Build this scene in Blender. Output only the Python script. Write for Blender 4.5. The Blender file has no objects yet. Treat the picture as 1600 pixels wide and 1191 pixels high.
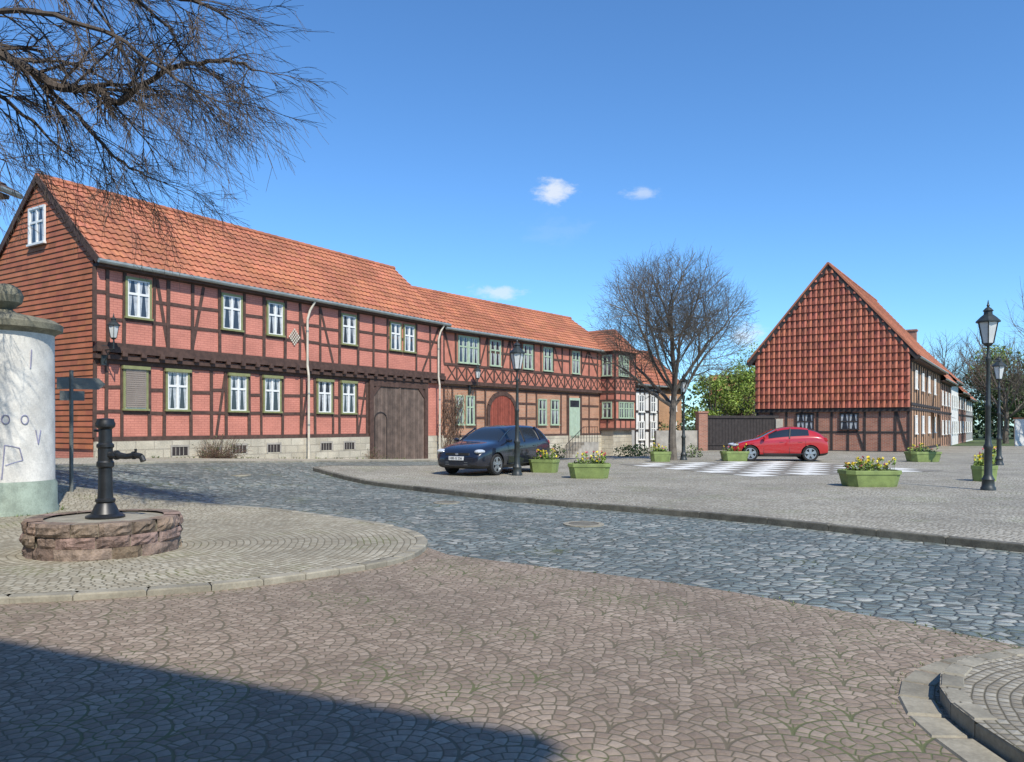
import bpy, bmesh, math, random
from mathutils import Vector, Matrix
from mathutils.geometry import tessellate_polygon
random.seed(7)
R=random.random
def ru(a,b): return a+(b-a)*R()
CZ=1.6; HY=665.0; FP=1200.0
def W(px,py,D): return Vector(((px-800)/FP*D, D, CZ+(HY-py)*D/FP))
def sm(t):
    t=max(0,min(1,t)); return t*t*(3-2*t)
B1=(-12.4,22.8); D1=(.535,.845); N1=(.845,-.535)
def h(x,y):
    dx=x-B1[0]; dy=y-B1[1]
    u=dx*D1[0]+dy*D1[1]; v=dx*N1[0]+dy*N1[1]
    z=.6*max(0,min(1,(15-u)/15))*sm((9-v)/8)
    z-=.5*sm((y-37)/10)*sm((10-x)/4)*sm((x+12)/6)
    return z
def G(px,py,base=0.0):
    D=(CZ-base)*FP/(py-HY)
    return ((px-800)/FP*D, D)

# ---------------------------------------------------------------- node helpers
class NT:
    def __init__(s,nt): s.nt=nt; s.n=nt.nodes; s.l=nt.links
    def put(s,sock,v):
        if isinstance(v,bpy.types.NodeSocket): s.l.new(v,sock)
        else: sock.default_value=v
    def m(s,op,a,b=None,c=None,clamp=False):
        n=s.n.new('ShaderNodeMath'); n.operation=op; n.use_clamp=clamp
        s.put(n.inputs[0],a)
        if b is not None: s.put(n.inputs[1],b)
        if c is not None: s.put(n.inputs[2],c)
        return n.outputs[0]
    def ss(s,v,a,b,lo=0.0,hi=1.0):
        n=s.n.new('ShaderNodeMapRange'); n.interpolation_type='SMOOTHSTEP'
        s.put(n.inputs[0],v); n.inputs[1].default_value=a; n.inputs[2].default_value=b
        n.inputs[3].default_value=lo; n.inputs[4].default_value=hi
        return n.outputs[0]
    def comb(s,x,y,z=0.0):
        n=s.n.new('ShaderNodeCombineXYZ'); s.put(n.inputs[0],x); s.put(n.inputs[1],y); s.put(n.inputs[2],z); return n.outputs[0]
    def sep(s,v):
        n=s.n.new('ShaderNodeSeparateXYZ'); s.put(n.inputs[0],v); return n.outputs
    def noise(s,vec,scale,detail=4,rough=.55):
        n=s.n.new('ShaderNodeTexNoise'); s.put(n.inputs['Vector'],vec)
        n.inputs['Scale'].default_value=scale; n.inputs['Detail'].default_value=detail; n.inputs['Roughness'].default_value=rough
        return n.outputs['Fac'],n.outputs['Color']
    def white(s,vec):
        n=s.n.new('ShaderNodeTexWhiteNoise'); n.noise_dimensions='3D'; s.put(n.inputs['Vector'],vec); return n.outputs['Value'],n.outputs['Color']
    def mix(s,f,a,b,bt='MIX'):
        n=s.n.new('ShaderNodeMix'); n.data_type='RGBA'; n.blend_type=bt
        s.put(n.inputs[0],f)
        for i,v in ((6,a),(7,b)):
            if isinstance(v,tuple) and len(v)==3: v=v+(1,)
            s.put(n.inputs[i],v)
        return n.outputs[2]
    def ramp(s,f,stops):
        n=s.n.new('ShaderNodeValToRGB'); s.put(n.inputs[0],f)
        e=n.color_ramp.elements
        while len(e)<len(stops): e.new(.5)
        for i,(p,c) in enumerate(stops):
            e[i].position=p; e[i].color=tuple(c)+(1,)
        return n.outputs[0]
    def bump(s,hgt,strength,dist=.02):
        n=s.n.new('ShaderNodeBump'); n.inputs['Strength'].default_value=strength; n.inputs['Distance'].default_value=dist
        s.put(n.inputs['Height'],hgt); return n.outputs[0]
    def pos(s): return s.n.new('ShaderNodeNewGeometry').outputs['Position']
    def uv(s): return s.n.new('ShaderNodeTexCoord').outputs['UV']
    def obj(s): return s.n.new('ShaderNodeTexCoord').outputs['Object']
    def tint(s):
        n=s.n.new('ShaderNodeAttribute'); n.attribute_name='tint'; return n.outputs['Color']
def newmat(name):
    m=bpy.data.materials.new(name); m.use_nodes=True
    t=NT(m.node_tree); b=m.node_tree.nodes['Principled BSDF']
    return m,t,b
def c3(c,f): return tuple(min(1,x*f) for x in c)
def simple(name,col,rough=.8,var=.25,scale=3.0,bump=.2,bd=.01,metal=0,coat=0,fine=40.0,tint=False,spec=None):
    m,t,b=newmat(name)
    p=t.obj(); f,_=t.noise(p,scale,5); f2,_=t.noise(p,fine,3)
    ff=t.m('ADD',t.m('MULTIPLY',f,.7),t.m('MULTIPLY',f2,.3))
    f3=t.ss(ff,.3,.7)
    col_=t.mix(f3,c3(col,1-var),c3(col,1+var))
    if tint: col_=t.mix(1.0,col_,t.tint(),'MULTIPLY')
    t.put(b.inputs['Base Color'],col_)
    b.inputs['Roughness'].default_value=rough; b.inputs['Metallic'].default_value=metal
    b.inputs['Coat Weight'].default_value=coat
    if spec is not None: b.inputs['Specular IOR Level'].default_value=spec
    if bump: t.put(b.inputs['Normal'],t.bump(ff,bump,bd))
    return m
def rooftile(name,col):
    m,t,b=newmat(name)
    p=t.obj(); f,_=t.noise(p,.5,6,.6); f2,_=t.noise(p,14,4,.6)
    c=t.mix(t.ss(f,.35,.65),c3(col,.78),c3(col,1.12))
    c=t.mix(t.ss(f2,.60,.78,0,.45),c,(.16,.12,.085))
    c=t.mix(1.0,c,t.tint(),'MULTIPLY')
    t.put(b.inputs['Base Color'],c); b.inputs['Roughness'].default_value=.8
    t.put(b.inputs['Normal'],t.bump(f2,.3,.008))
    return m
def brick(name,c1,c2,mort,bw=.25,rh=.075,ms=.012,bump=.5,stain=.25):
    m,t,b=newmat(name)
    uv=t.uv()
    n=t.n.new('ShaderNodeTexBrick'); t.put(n.inputs['Vector'],uv)
    n.inputs['Color1'].default_value=c1+(1,); n.inputs['Color2'].default_value=c2+(1,); n.inputs['Mortar'].default_value=mort+(1,)
    n.inputs['Scale'].default_value=1; n.inputs['Brick Width'].default_value=bw; n.inputs['Row Height'].default_value=rh
    n.inputs['Mortar Size'].default_value=ms; n.inputs['Mortar Smooth'].default_value=.2
    f,_=t.noise(uv,1.3,5); f2,_=t.noise(uv,22,4)
    fm=t.m('ADD',t.m('MULTIPLY',f,.6),t.m('MULTIPLY',f2,.4))
    c=t.mix(t.ss(fm,.3,.7),c3((1,1,1),1-stain),(1,1,1))
    t.put(b.inputs['Base Color'],t.mix(1.0,n.outputs['Color'],c,'MULTIPLY'))
    b.inputs['Roughness'].default_value=.85
    hh=t.m('ADD',t.m('MULTIPLY',t.m('SUBTRACT',1.0,n.outputs['Fac']),.7),t.m('MULTIPLY',f2,.5))
    t.put(b.inputs['Normal'],t.bump(hh,bump,.012))
    return m
def cobble_finish(t,b,edge,idv,cols,joint,moss=None,e0=.03,e1=.16,rough=.75,bstr=.8,bdist=.02,pos=None,macro=.25,mossamt=.5):
    jm=t.ss(edge,e0,e1)
    col=t.ramp(idv,[(i/(len(cols)-1),c) for i,c in enumerate(cols)])
    f,_=t.noise(pos,.45,5); f2,_=t.noise(pos,35,4,.6)
    col=t.mix(1.0,col,t.mix(t.ss(f,.3,.7),c3((1,1,1),1-macro),(1.05,1.05,1.05)),'MULTIPLY')
    col=t.mix(1.0,col,t.mix(f2,(.62,.62,.62),(1.25,1.25,1.25)),'MULTIPLY')
    if moss:
        mf,_=t.noise(pos,.8,5); jc=t.mix(t.ss(mf,.62-mossamt*.3,.72-mossamt*.2),joint,moss)
    else: jc=joint
    col=t.mix(jm,jc,col)
    t.put(b.inputs['Base Color'],col); b.inputs['Roughness'].default_value=rough
    dome=t.m('POWER',t.m('MULTIPLY',edge,2.0,clamp=True),.45)
    hh=t.m('ADD',dome,t.m('ADD',t.m('MULTIPLY',f2,.25),t.m('MULTIPLY',idv,.25)))
    t.put(b.inputs['Normal'],t.bump(hh,bstr,bdist))
def edge2(t,a,bb):
    fa=t.m('FRACT',a); fb=t.m('FRACT',bb)
    ea=t.m('MINIMUM',fa,t.m('SUBTRACT',1.0,fa)); eb=t.m('MINIMUM',fb,t.m('SUBTRACT',1.0,fb))
    return t.m('MINIMUM',ea,eb)
def warped(t,rot,amt=.03,sc=3.0):
    p=t.pos()
    n=t.n.new('ShaderNodeMapping'); t.put(n.inputs[0],p); n.inputs['Rotation'].default_value=(0,0,rot)
    _,c=t.noise(p,sc,2)
    s=t.sep(n.outputs[0]); cs=t.sep(c)
    x=t.m('ADD',s[0],t.m('MULTIPLY',t.m('SUBTRACT',cs[0],.5),amt*2)); y=t.m('ADD',s[1],t.m('MULTIPLY',t.m('SUBTRACT',cs[1],.5),amt*2))
    return p,x,y
def fan_cobble(name,Wd,s,rot,cols,joint,moss,macro=.25):
    m,t,b=newmat(name)
    p,x,y=warped(t,rot,.018,2.2)
    hR=Wd/2
    j=t.m('FLOOR',t.m('DIVIDE',y,hR))
    def cand(jj):
        off=t.m('MULTIPLY',t.m('MODULO',t.m('ADD',jj,1000.0),2.0),.5)
        ci=t.m('ADD',t.m('FLOOR',t.m('SUBTRACT',t.m('DIVIDE',x,Wd),off)),.5)
        cx=t.m('MULTIPLY',t.m('ADD',ci,off),Wd); cy=t.m('MULTIPLY',jj,hR)
        dx=t.m('SUBTRACT',x,cx); dy=t.m('SUBTRACT',y,cy)
        d=t.m('SQRT',t.m('ADD',t.m('MULTIPLY',dx,dx),t.m('MULTIPLY',dy,dy)))
        return d,t.m('ARCTAN2',dy,dx),cx,cy
    d1,a1,cx1,cy1=cand(j); d2,a2,cx2,cy2=cand(t.m('ADD',j,1.0))
    inside=t.m('LESS_THAN',d1,hR)
    def sel(p1,p2):
        return t.m('ADD',t.m('MULTIPLY',inside,p1),t.m('MULTIPLY',t.m('SUBTRACT',1.0,inside),p2))
    d=sel(d1,d2); a=sel(a1,a2); cx=sel(cx1,cx2); cy=sel(cy1,cy2)
    ring=t.m('DIVIDE',d,s); rid=t.m('FLOOR',ring)
    cnt=t.m('FLOOR',t.m('MULTIPLY',t.m('ADD',rid,.6),6.0))
    tc=t.m('ADD',t.m('MULTIPLY',t.m('DIVIDE',a,6.28318),cnt),t.m('MULTIPLY',rid,.37))
    e=edge2(t,ring,tc)
    rim=t.m('ABSOLUTE',t.m('SUBTRACT',d1,hR))
    rimf=t.ss(rim,.004,.016)
    e=t.m('MULTIPLY',e,t.m('ADD',t.m('MULTIPLY',rimf,.9),.1))
    iv,_=t.white(t.comb(t.m('ADD',rid,t.m('MULTIPLY',cx,7.31)),t.m('FLOOR',tc),cy))
    cobble_finish(t,b,e,iv,cols,joint,moss,.02,.11,.8,.5,.013,p,macro,.45)
    return m
def arc_cobble(name,Wd,s,rot,cols,joint,moss,macro=.25):
    m,t,b=newmat(name)
    p,x,y=warped(t,rot,.02,3.0)
    u=t.m('DIVIDE',x,Wd); fu=t.m('SUBTRACT',t.m('FRACT',u),.5); cid=t.m('FLOOR',u)
    vy=t.m('ADD',y,t.m('MULTIPLY',t.m('MULTIPLY',fu,fu),Wd*1.1))
    rr=t.m('DIVIDE',vy,s); rid=t.m('FLOOR',rr)
    r0,_=t.white(t.comb(rid,cid,.5))
    tc=t.m('ADD',t.m('MULTIPLY',fu,Wd*1.1/s),r0)
    e=edge2(t,rr,tc)
    iv,_=t.white(t.comb(rid,t.m('FLOOR',tc),cid))
    cobble_finish(t,b,e,iv,cols,joint,moss,.04,.16,.8,.6,.016,p,macro,.3)
    return m
def ring_cobble(name,cx,cy,s,cols,joint,moss,macro=.2):
    m,t,b=newmat(name)
    p,x,y=warped(t,0,.04,1.6)
    dx=t.m('SUBTRACT',x,cx); dy=t.m('SUBTRACT',y,cy)
    d=t.m('SQRT',t.m('ADD',t.m('MULTIPLY',dx,dx),t.m('MULTIPLY',dy,dy)))
    a=t.m('ARCTAN2',dy,dx)
    rr=t.m('DIVIDE',d,s); rid=t.m('FLOOR',rr)
    cnt=t.m('FLOOR',t.m('MULTIPLY',t.m('ADD',rid,.5),6.28318/1.15))
    r0,_=t.white(t.comb(rid,1.0,.5))
    tc=t.m('ADD',t.m('MULTIPLY',t.m('DIVIDE',a,6.28318),cnt),r0)
    e=edge2(t,rr,tc)
    iv,_=t.white(t.comb(rid,t.m('FLOOR',tc),0.0))
    cobble_finish(t,b,e,iv,cols,joint,moss,.03,.15,.8,.6,.016,p,macro,.35)
    return m
def vor_cobble(name,scale,cols,joint,moss,rough=.6,macro=.25):
    m,t,b=newmat(name)
    p=t.pos()
    mp=t.n.new('ShaderNodeMapping'); t.put(mp.inputs[0],p); mp.inputs['Rotation'].default_value=(0,0,.5); mp.inputs['Scale'].default_value=(1,1.25,0)
    def v(feat):
        n=t.n.new('ShaderNodeTexVoronoi'); n.feature=feat; t.put(n.inputs['Vector'],mp.outputs[0]); n.inputs['Scale'].default_value=scale; n.inputs['Randomness'].default_value=.7
        return n
    f1=v('F1'); de=v('DISTANCE_TO_EDGE')
    iv=t.sep(f1.outputs['Color'])[0]
    cobble_finish(t,b,de.outputs['Distance'],iv,cols,joint,moss,.02,.12,rough,1.0,.03,p,macro,.25)
    return m

# ---------------------------------------------------------------- materials
M_fan=fan_cobble('fan_paving',.60,.075,.35,[(.25,.188,.138),(.295,.226,.168),(.335,.262,.196),(.39,.31,.238)],(.135,.11,.07),(.11,.12,.045),macro=.28)
M_square=arc_cobble('square_paving',1.1,.09,.9,[(.31,.28,.215),(.38,.35,.275),(.44,.41,.33),(.50,.47,.385)],(.17,.15,.11),(.14,.145,.065),macro=.28)
M_walk=arc_cobble('walk_paving',.9,.09,-.5,[(.42,.38,.30),(.50,.46,.37),(.56,.52,.43)],(.24,.22,.16),(.18,.18,.10))
M_island=ring_cobble('island_paving',-5.03,9.5,.085,[(.34,.295,.21),(.40,.355,.26),(.46,.415,.31),(.52,.475,.365)],(.17,.15,.10),(.14,.145,.05),macro=.28)
M_road=vor_cobble('road_cobble',6.8,[(.13,.16,.15),(.18,.215,.20),(.23,.265,.245),(.29,.315,.285),(.42,.42,.37)],(.10,.105,.085),(.10,.11,.05),rough=.6,macro=.28)
M_kerb=simple('kerb_stone',(.28,.255,.195),.85,.3,4,.5,.01,tint=True)
M_kerbdark=simple('kerb_dark',(.15,.14,.11),.85,.35,6,.5,.01,tint=True)
M_grass=simple('grass',(.07,.10,.03),.9,.4,.5,.6,.05)
M_pinkbrick=brick('painted_brick',(.72,.285,.205),(.66,.255,.183),(.56,.20,.145),bump=.35,stain=.28)
M_orbrick=brick('orange_brick',(.60,.28,.155),(.49,.205,.11),(.46,.36,.27),stain=.3)
M_redbrick=brick('red_brick',(.46,.17,.10),(.34,.12,.07),(.42,.34,.27),stain=.3)
M_tanbrick=brick('tan_brick',(.60,.31,.15),(.50,.24,.115),(.50,.38,.26),stain=.3)
M_white=simple('white_render',(.74,.73,.69),.9,.12,2,.1)
M_timber=simple('timber',(.085,.048,.036),.8,.35,6,.4,.01,fine=60)
M_timberb=simple('timber_black',(.035,.028,.026),.8,.35,6,.4,.01)
M_tile=rooftile('roof_tile',(.42,.155,.082))
M_tiled=rooftile('roof_tile_dark',(.09,.06,.045))
M_tile2=simple('hung_tile',(.40,.122,.066),.6,.25,2.0,.25,.008,tint=True)
M_clap=simple('gable_shingle',(.44,.145,.068),.75,.2,1.5,.25,.006,tint=True)
M_stone=brick('sandstone_plinth',(.66,.60,.47),(.55,.49,.37),(.46,.41,.32),bw=.62,rh=.28,ms=.018,bump=.8,stain=.4)
M_frame=simple('window_white',(.80,.80,.76),.5,.05,4,.05)
M_trim=simple('window_trim_olive',(.24,.25,.11),.6,.15,5,.1)
M_gframe=simple('window_green',(.38,.48,.34),.55,.12,5,.1)
M_glass=simple('window_glass',(.035,.04,.05),.06,.3,1.5,0,spec=.8)
M_curt=simple('curtained_glass',(.42,.44,.45),.12,.25,7,0,spec=.6)
M_shut=simple('roller_shutter',(.28,.23,.19),.6,.1,3,.1)
M_gate=simple('gate_wood',(.14,.10,.078),.8,.35,3,.5,.01,fine=30,tint=True)
M_gatered=simple('gate_red',(.26,.065,.04),.6,.2,4,.2,tint=True)
M_door=simple('door_green',(.40,.50,.38),.5,.1,4,.1)
M_zinc=simple('zinc_gutter',(.33,.36,.33),.45,.2,3,.05,metal=.4)
M_pipe=simple('cream_pipe',(.60,.55,.44),.5,.12,3,.05)
M_iron=simple('cast_iron',(.016,.017,.018),.42,.4,8,.25,.004,spec=.6)
M_irong=simple('lamp_iron',(.03,.037,.036),.45,.3,8,.15,.004)
M_lglass=simple('lantern_glass',(.62,.64,.62),.15,.1,4,0)
M_bark=simple('bark',(.09,.07,.054),.9,.35,5,.6,.02)
M_bark2=simple('bark_grey',(.14,.118,.092),.9,.35,5,.4,.02)
M_leaf=simple('spring_leaves',(.21,.30,.05),.6,.3,.6,0,tint=True)
M_leafd=simple('dark_leaves',(.065,.10,.03),.7,.3,.6,0,tint=True)
M_twig=simple('dry_twigs',(.20,.13,.09),.9,.3,5,0,tint=True)
M_petal=simple('petals_yellow',(.80,.62,.05),.6,.1,5,0,tint=True)
M_petal2=simple('petals_pink',(.6,.12,.18),.6,.3,5,0,tint=True)
M_planter=simple('planter_green',(.20,.26,.08),.65,.25,4,.2)
M_soil=simple('soil',(.06,.045,.03),.95,.3,10,.5)
M_chw=simple('chess_white',(.68,.67,.61),.7,.2,3,.2)
M_chb=simple('chess_dark',(.22,.20,.16),.7,.2,3,.2)
M_plint=simple('pump_plinth_stone',(.235,.17,.125),.95,.5,9,1.0,.05,tint=True,fine=30)
M_colw=simple('column_plaster',(.62,.60,.54),.85,.22,2.5,.35,.012)
M_colg=simple('column_base_paint',(.30,.36,.29),.85,.3,3,.3,.012)
M_colc=simple('column_cap',(.19,.18,.13),.9,.4,5,.5)
M_mark=simple('faded_marks',(.30,.30,.42),.8,.2,5,0)
M_sign=simple('sign_back',(.13,.14,.13),.55,.2,5,.1)
M_black=simple('carpaint_dark',(.010,.012,.022),.28,.1,2,0,coat=1.0)
M_red=simple('carpaint_red',(.42,.012,.014),.3,.05,2,0,coat=1.0)
M_cglass=simple('car_glass',(.02,.025,.03),.04,.1,1,0,spec=.9)
M_tyre=simple('tyre',(.018,.018,.018),.85,.2,8,.2)
M_rim=simple('rim',(.45,.46,.47),.3,.1,5,0,metal=.8)
M_blackp=simple('black_plastic',(.02,.02,.02),.5,.1,5,0)
M_head=simple('headlight',(.65,.68,.7),.1,.2,12,0,metal=.3)
M_taill=simple('tail_light',(.35,.01,.01),.15,.1,5,0)
M_plate=simple('plate_white',(.75,.75,.73),.5,.03,5,0)
M_wallst=simple('old_stone_wall',(.36,.33,.28),.9,.3,2,.6)

# ---------------------------------------------------------------- mesh builder
class MB:
    def __init__(s,name,mats):
        s.name=name; s.mats=mats; s.v=[]; s.f=[]; s.mi=[]; s.uv=[]; s.t=[]
    def face(s,pts,m=0,uv=None,t=1.0):
        i=len(s.v); s.v.extend([tuple(p) for p in pts]); s.f.append(list(range(i,i+len(pts)))); s.mi.append(m)
        s.uv.append(uv or [(p[0],p[1]) for p in pts]); s.t.append(t)
    def build(s,parent=None,smooth=False,weld=False,clips=None,angle=None):
        me=bpy.data.meshes.new(s.name); me.from_pydata(s.v,[],s.f)
        for m in s.mats: me.materials.append(m)
        me.polygons.foreach_set('material_index',s.mi)
        ul=me.uv_layers.new(name='UVMap'); fl=[]
        for u in s.uv:
            for a in u: fl.extend((a[0],a[1]))
        ul.data.foreach_set('uv',fl)
        ca=me.color_attributes.new(name='tint',type='FLOAT_COLOR',domain='CORNER'); cl=[]
        for f,t in zip(s.f,s.t):
            tt=t if isinstance(t,tuple) else (t,t,t)
            for _ in f: cl.extend((tt[0],tt[1],tt[2],1))
        ca.data.foreach_set('color',cl)
        if weld or clips:
            bm=bmesh.new(); bm.from_mesh(me)
            if weld: bmesh.ops.remove_doubles(bm,verts=bm.verts,dist=.0004)
            if weld: bmesh.ops.recalc_face_normals(bm,faces=bm.faces)
            for co,no in (clips or []):
                bmesh.ops.bisect_plane(bm,geom=bm.verts[:]+bm.edges[:]+bm.faces[:],plane_co=co,plane_no=no,clear_outer=True)
            bm.to_mesh(me); bm.free()
        if smooth:
            me.polygons.foreach_set('use_smooth',[True]*len(me.polygons))
            if angle:
                try: me.set_sharp_from_angle(angle=math.radians(angle))
                except Exception: pass
        me.update()
        o=bpy.data.objects.new(s.name,me); bpy.context.scene.collection.objects.link(o)
        if parent: o.parent=parent
        return o
def root(name,loc=(0,0,0)):
    e=bpy.data.objects.new(name,None); bpy.context.scene.collection.objects.link(e); return e
class Fr:
    def __init__(s,O,d,n): s.O=O; s.d=d; s.n=n
    def P(s,u,z,o=0.0): return Vector((s.O[0]+s.d[0]*u+s.n[0]*o, s.O[1]+s.d[1]*u+s.n[1]*o, z))
    def u(s,px,o=0.0):
        k=(px-800)/FP; ox=s.O[0]+s.n[0]*o; oy=s.O[1]+s.n[1]*o
        return (oy*k-ox)/(s.d[0]-s.d[1]*k)
    def z(s,px,py,o=0.0):
        u=s.u(px,o); Y=s.P(u,0,o).y; return CZ+(HY-py)*Y/FP
def fbox(M,F,u0,u1,z0,z1,o0,o1,m=0,t=1.0):
    P=F.P
    a=[P(u0,z0,o1),P(u1,z0,o1),P(u1,z1,o1),P(u0,z1,o1)]
    b=[P(u0,z0,o0),P(u1,z0,o0),P(u1,z1,o0),P(u0,z1,o0)]
    M.face(a,m,[(u0,z0),(u1,z0),(u1,z1),(u0,z1)],t)
    M.face(b[::-1],m,[(u1,z0),(u0,z0),(u0,z1),(u1,z1)],t)
    for i,j,uv in ((0,1,'h'),(1,2,'v'),(2,3,'h'),(3,0,'v')):
        q=[a[i],b[i],b[j],a[j]]
        if uv=='h': uu=[(u0,o1),(u0,o0),(u1,o0),(u1,o1)]
        else: uu=[(o1,z0),(o0,z0),(o0,z1),(o1,z1)]
        M.face(q,m,uu,t)
def fbeam(M,F,u0,z0,u1,z1,w,o0,o1,m=0):
    L=math.hypot(u1-u0,z1-z0); nx=-(z1-z0)/L*w/2; nz=(u1-u0)/L*w/2
    c=[(u0+nx,z0+nz),(u1+nx,z1+nz),(u1-nx,z1-nz),(u0-nx,z0-nz)]
    a=[F.P(u,z,o1) for u,z in c]; b=[F.P(u,z,o0) for u,z in c]
    M.face(a,m); M.face(b[::-1],m)
    for i in range(4):
        j=(i+1)%4; M.face([a[i],b[i],b[j],a[j]],m)
def tube(M,p0,p1,r0,r1,n=6,m=0,t=1.0,cap=False):
    p0=Vector(p0); p1=Vector(p1); d=(p1-p0)
    if d.length<1e-6: return
    d.normalize(); a=d.orthogonal().normalized(); b=d.cross(a)
    c0=[];c1=[]
    for i in range(n):
        an=2*math.pi*i/n; v=a*math.cos(an)+b*math.sin(an)
        c0.append(p0+v*r0); c1.append(p1+v*r1)
    for i in range(n):
        j=(i+1)%n; M.face([c0[i],c0[j],c1[j],c1[i]],m,None,t)
    if cap: M.face(c0[::-1],m,None,t); M.face(c1,m,None,t)
def lathe(M,prof,c,n=16,m=0,rot=0,t=1.0,axis='z',flip=None):
    c=Vector(c)
    def pt(r,z,a):
        if axis=='z': return c+Vector((r*math.cos(a),r*math.sin(a),z))
        ax,side=flip
        return c+ax*z+Vector((side.x,side.y,0))*r*math.cos(a)+Vector((0,0,1))*r*math.sin(a)
    for (r0,z0),(r1,z1) in zip(prof,prof[1:]):
        for i in range(n):
            a0=rot+2*math.pi*i/n; a1=rot+2*math.pi*(i+1)/n
            pts=[pt(r0,z0,a0),pt(r0,z0,a1),pt(r1,z1,a1),pt(r1,z1,a0)]
            if r0<1e-5: pts=[pts[0]]+pts[2:]
            elif r1<1e-5: pts=pts[:3]
            M.face(pts,m,None,t)
def tiles(M,O,U,V,N,width,height,tw=.25,rh=.36,amp=.025,m=0,lift=.04,seg=4,base=1.0,var=.14,dark=.0):
    rows=max(1,round(height/rh)); rh=height/rows; cols=max(1,round(width/tw)); tw=width/cols
    for r in range(rows):
        v0=r*rh; v1=v0+rh
        for c in range(cols):
            t=base*(1+ru(-var,var)); tt=(t,t*ru(.92,1.06),t*ru(.9,1.05))
            if R()<.04: tt=tuple(x*.78 for x in tt)
            for s in range(seg):
                f0=s/seg; f1=(s+1)/seg
                h0=amp*math.sin(2*math.pi*f0)+amp; h1=amp*math.sin(2*math.pi*f1)+amp
                ua=(c+f0)*tw; ub=(c+f1)*tw
                a=O+U*ua+V*v0+N*(h0+lift); b=O+U*ub+V*v0+N*(h1+lift)
                cc=O+U*ub+V*(v1+.02)+N*(h1); d=O+U*ua+V*(v1+.02)+N*h0
                M.face([a,b,cc,d],m,[(ua,v0),(ub,v0),(ub,v1),(ua,v1)],tt)
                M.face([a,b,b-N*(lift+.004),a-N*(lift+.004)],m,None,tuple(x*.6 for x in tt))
def window(M,F,uc,w,z0,z1,o,fr=0,tr=1,gl=2,cu=3,trim=.07,cols=2,bar=.62,curtain=True):
    u0=uc-w/2; u1=uc+w/2
    fbox(M,F,u0,u0+trim,z0,z1,o,o+.06,tr); fbox(M,F,u1-trim,u1,z0,z1,o,o+.06,tr)
    fbox(M,F,u0+trim,u1-trim,z1-trim,z1,o,o+.062,tr); fbox(M,F,u0-.03,u1+.03,z0-.02,z0+trim*.6,o,o+.10,tr)
    a=u0+trim; b=u1-trim; c=z0+trim*.6; d=z1-trim; f=.05
    g=o+.012
    def pane(x0,x1,y0,y1):
        M.face([F.P(x0,y0,g),F.P(x1,y0,g),F.P(x1,y1,g),F.P(x0,y1,g)],gl)
        if curtain:
            gg=g+.003; k=(x1-x0)
            s=ru(.2,.38)
            M.face([F.P(x0,y0,gg),F.P(x0+k*s*.8,y0,gg),F.P(x0+k*(s+.1),y1,gg),F.P(x0,y1,gg)],cu)
            M.face([F.P(x1-k*s*.8,y0,gg),F.P(x1,y0,gg),F.P(x1,y1,gg),F.P(x1-k*(s+.1),y1,gg)],cu)
    zb=c+(d-c)*bar; mid=(a+b)/2
    cs=[a,b] if cols==1 else [a,mid,b]
    for x0,x1 in zip(cs,cs[1:]):
        for y0,y1 in ((c,zb),(zb,d)):
            pane(x0,x1,y0,y1)
            e=.035
            fbox(M,F,x0,x0+e,y0,y1,o+.005,o+.045,fr); fbox(M,F,x1-e,x1,y0,y1,o+.005,o+.045,fr)
            fbox(M,F,x0+e,x1-e,y0,y0+e,o+.005,o+.043,fr); fbox(M,F,x0+e,x1-e,y1-e,y1,o+.005,o+.043,fr)
def grid_sheet(name,poly,mat,dz,hole=None,step=1.0):
    bm=bmesh.new()
    vs=[bm.verts.new((x,y,0)) for x,y in poly]
    tr=tessellate_polygon([[Vector((x,y,0)) for x,y in poly]])
    for t in tr:
        try: bm.faces.new([vs[i] for i in t])
        except ValueError: pass
    xs=[p[0] for p in poly]; ys=[p[1] for p in poly]
    def cut(lo,hi,ax):
        k=math.ceil(lo/step)*step
        while k<hi:
            co=Vector((k,0,0)) if ax==0 else Vector((0,k,0)); no=Vector((1,0,0)) if ax==0 else Vector((0,1,0))
            bmesh.ops.bisect_plane(bm,geom=bm.verts[:]+bm.edges[:]+bm.faces[:],plane_co=co,plane_no=no)
            k+=step
    cut(max(min(xs),-26),min(max(xs),14),0); cut(max(min(ys),8),min(max(ys),56),1)
    for v in bm.verts: v.co.z=h(v.co.x,v.co.y)+dz
    bmesh.ops.recalc_face_normals(bm,faces=bm.faces)
    me=bpy.data.meshes.new(name); bm.to_mesh(me); bm.free()
    if me.polygons and me.polygons[0].normal.z<0: me.flip_normals()
    me.materials.append(mat)
    o=bpy.data.objects.new(name,me); bpy.context.scene.collection.objects.link(o); return o
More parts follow.
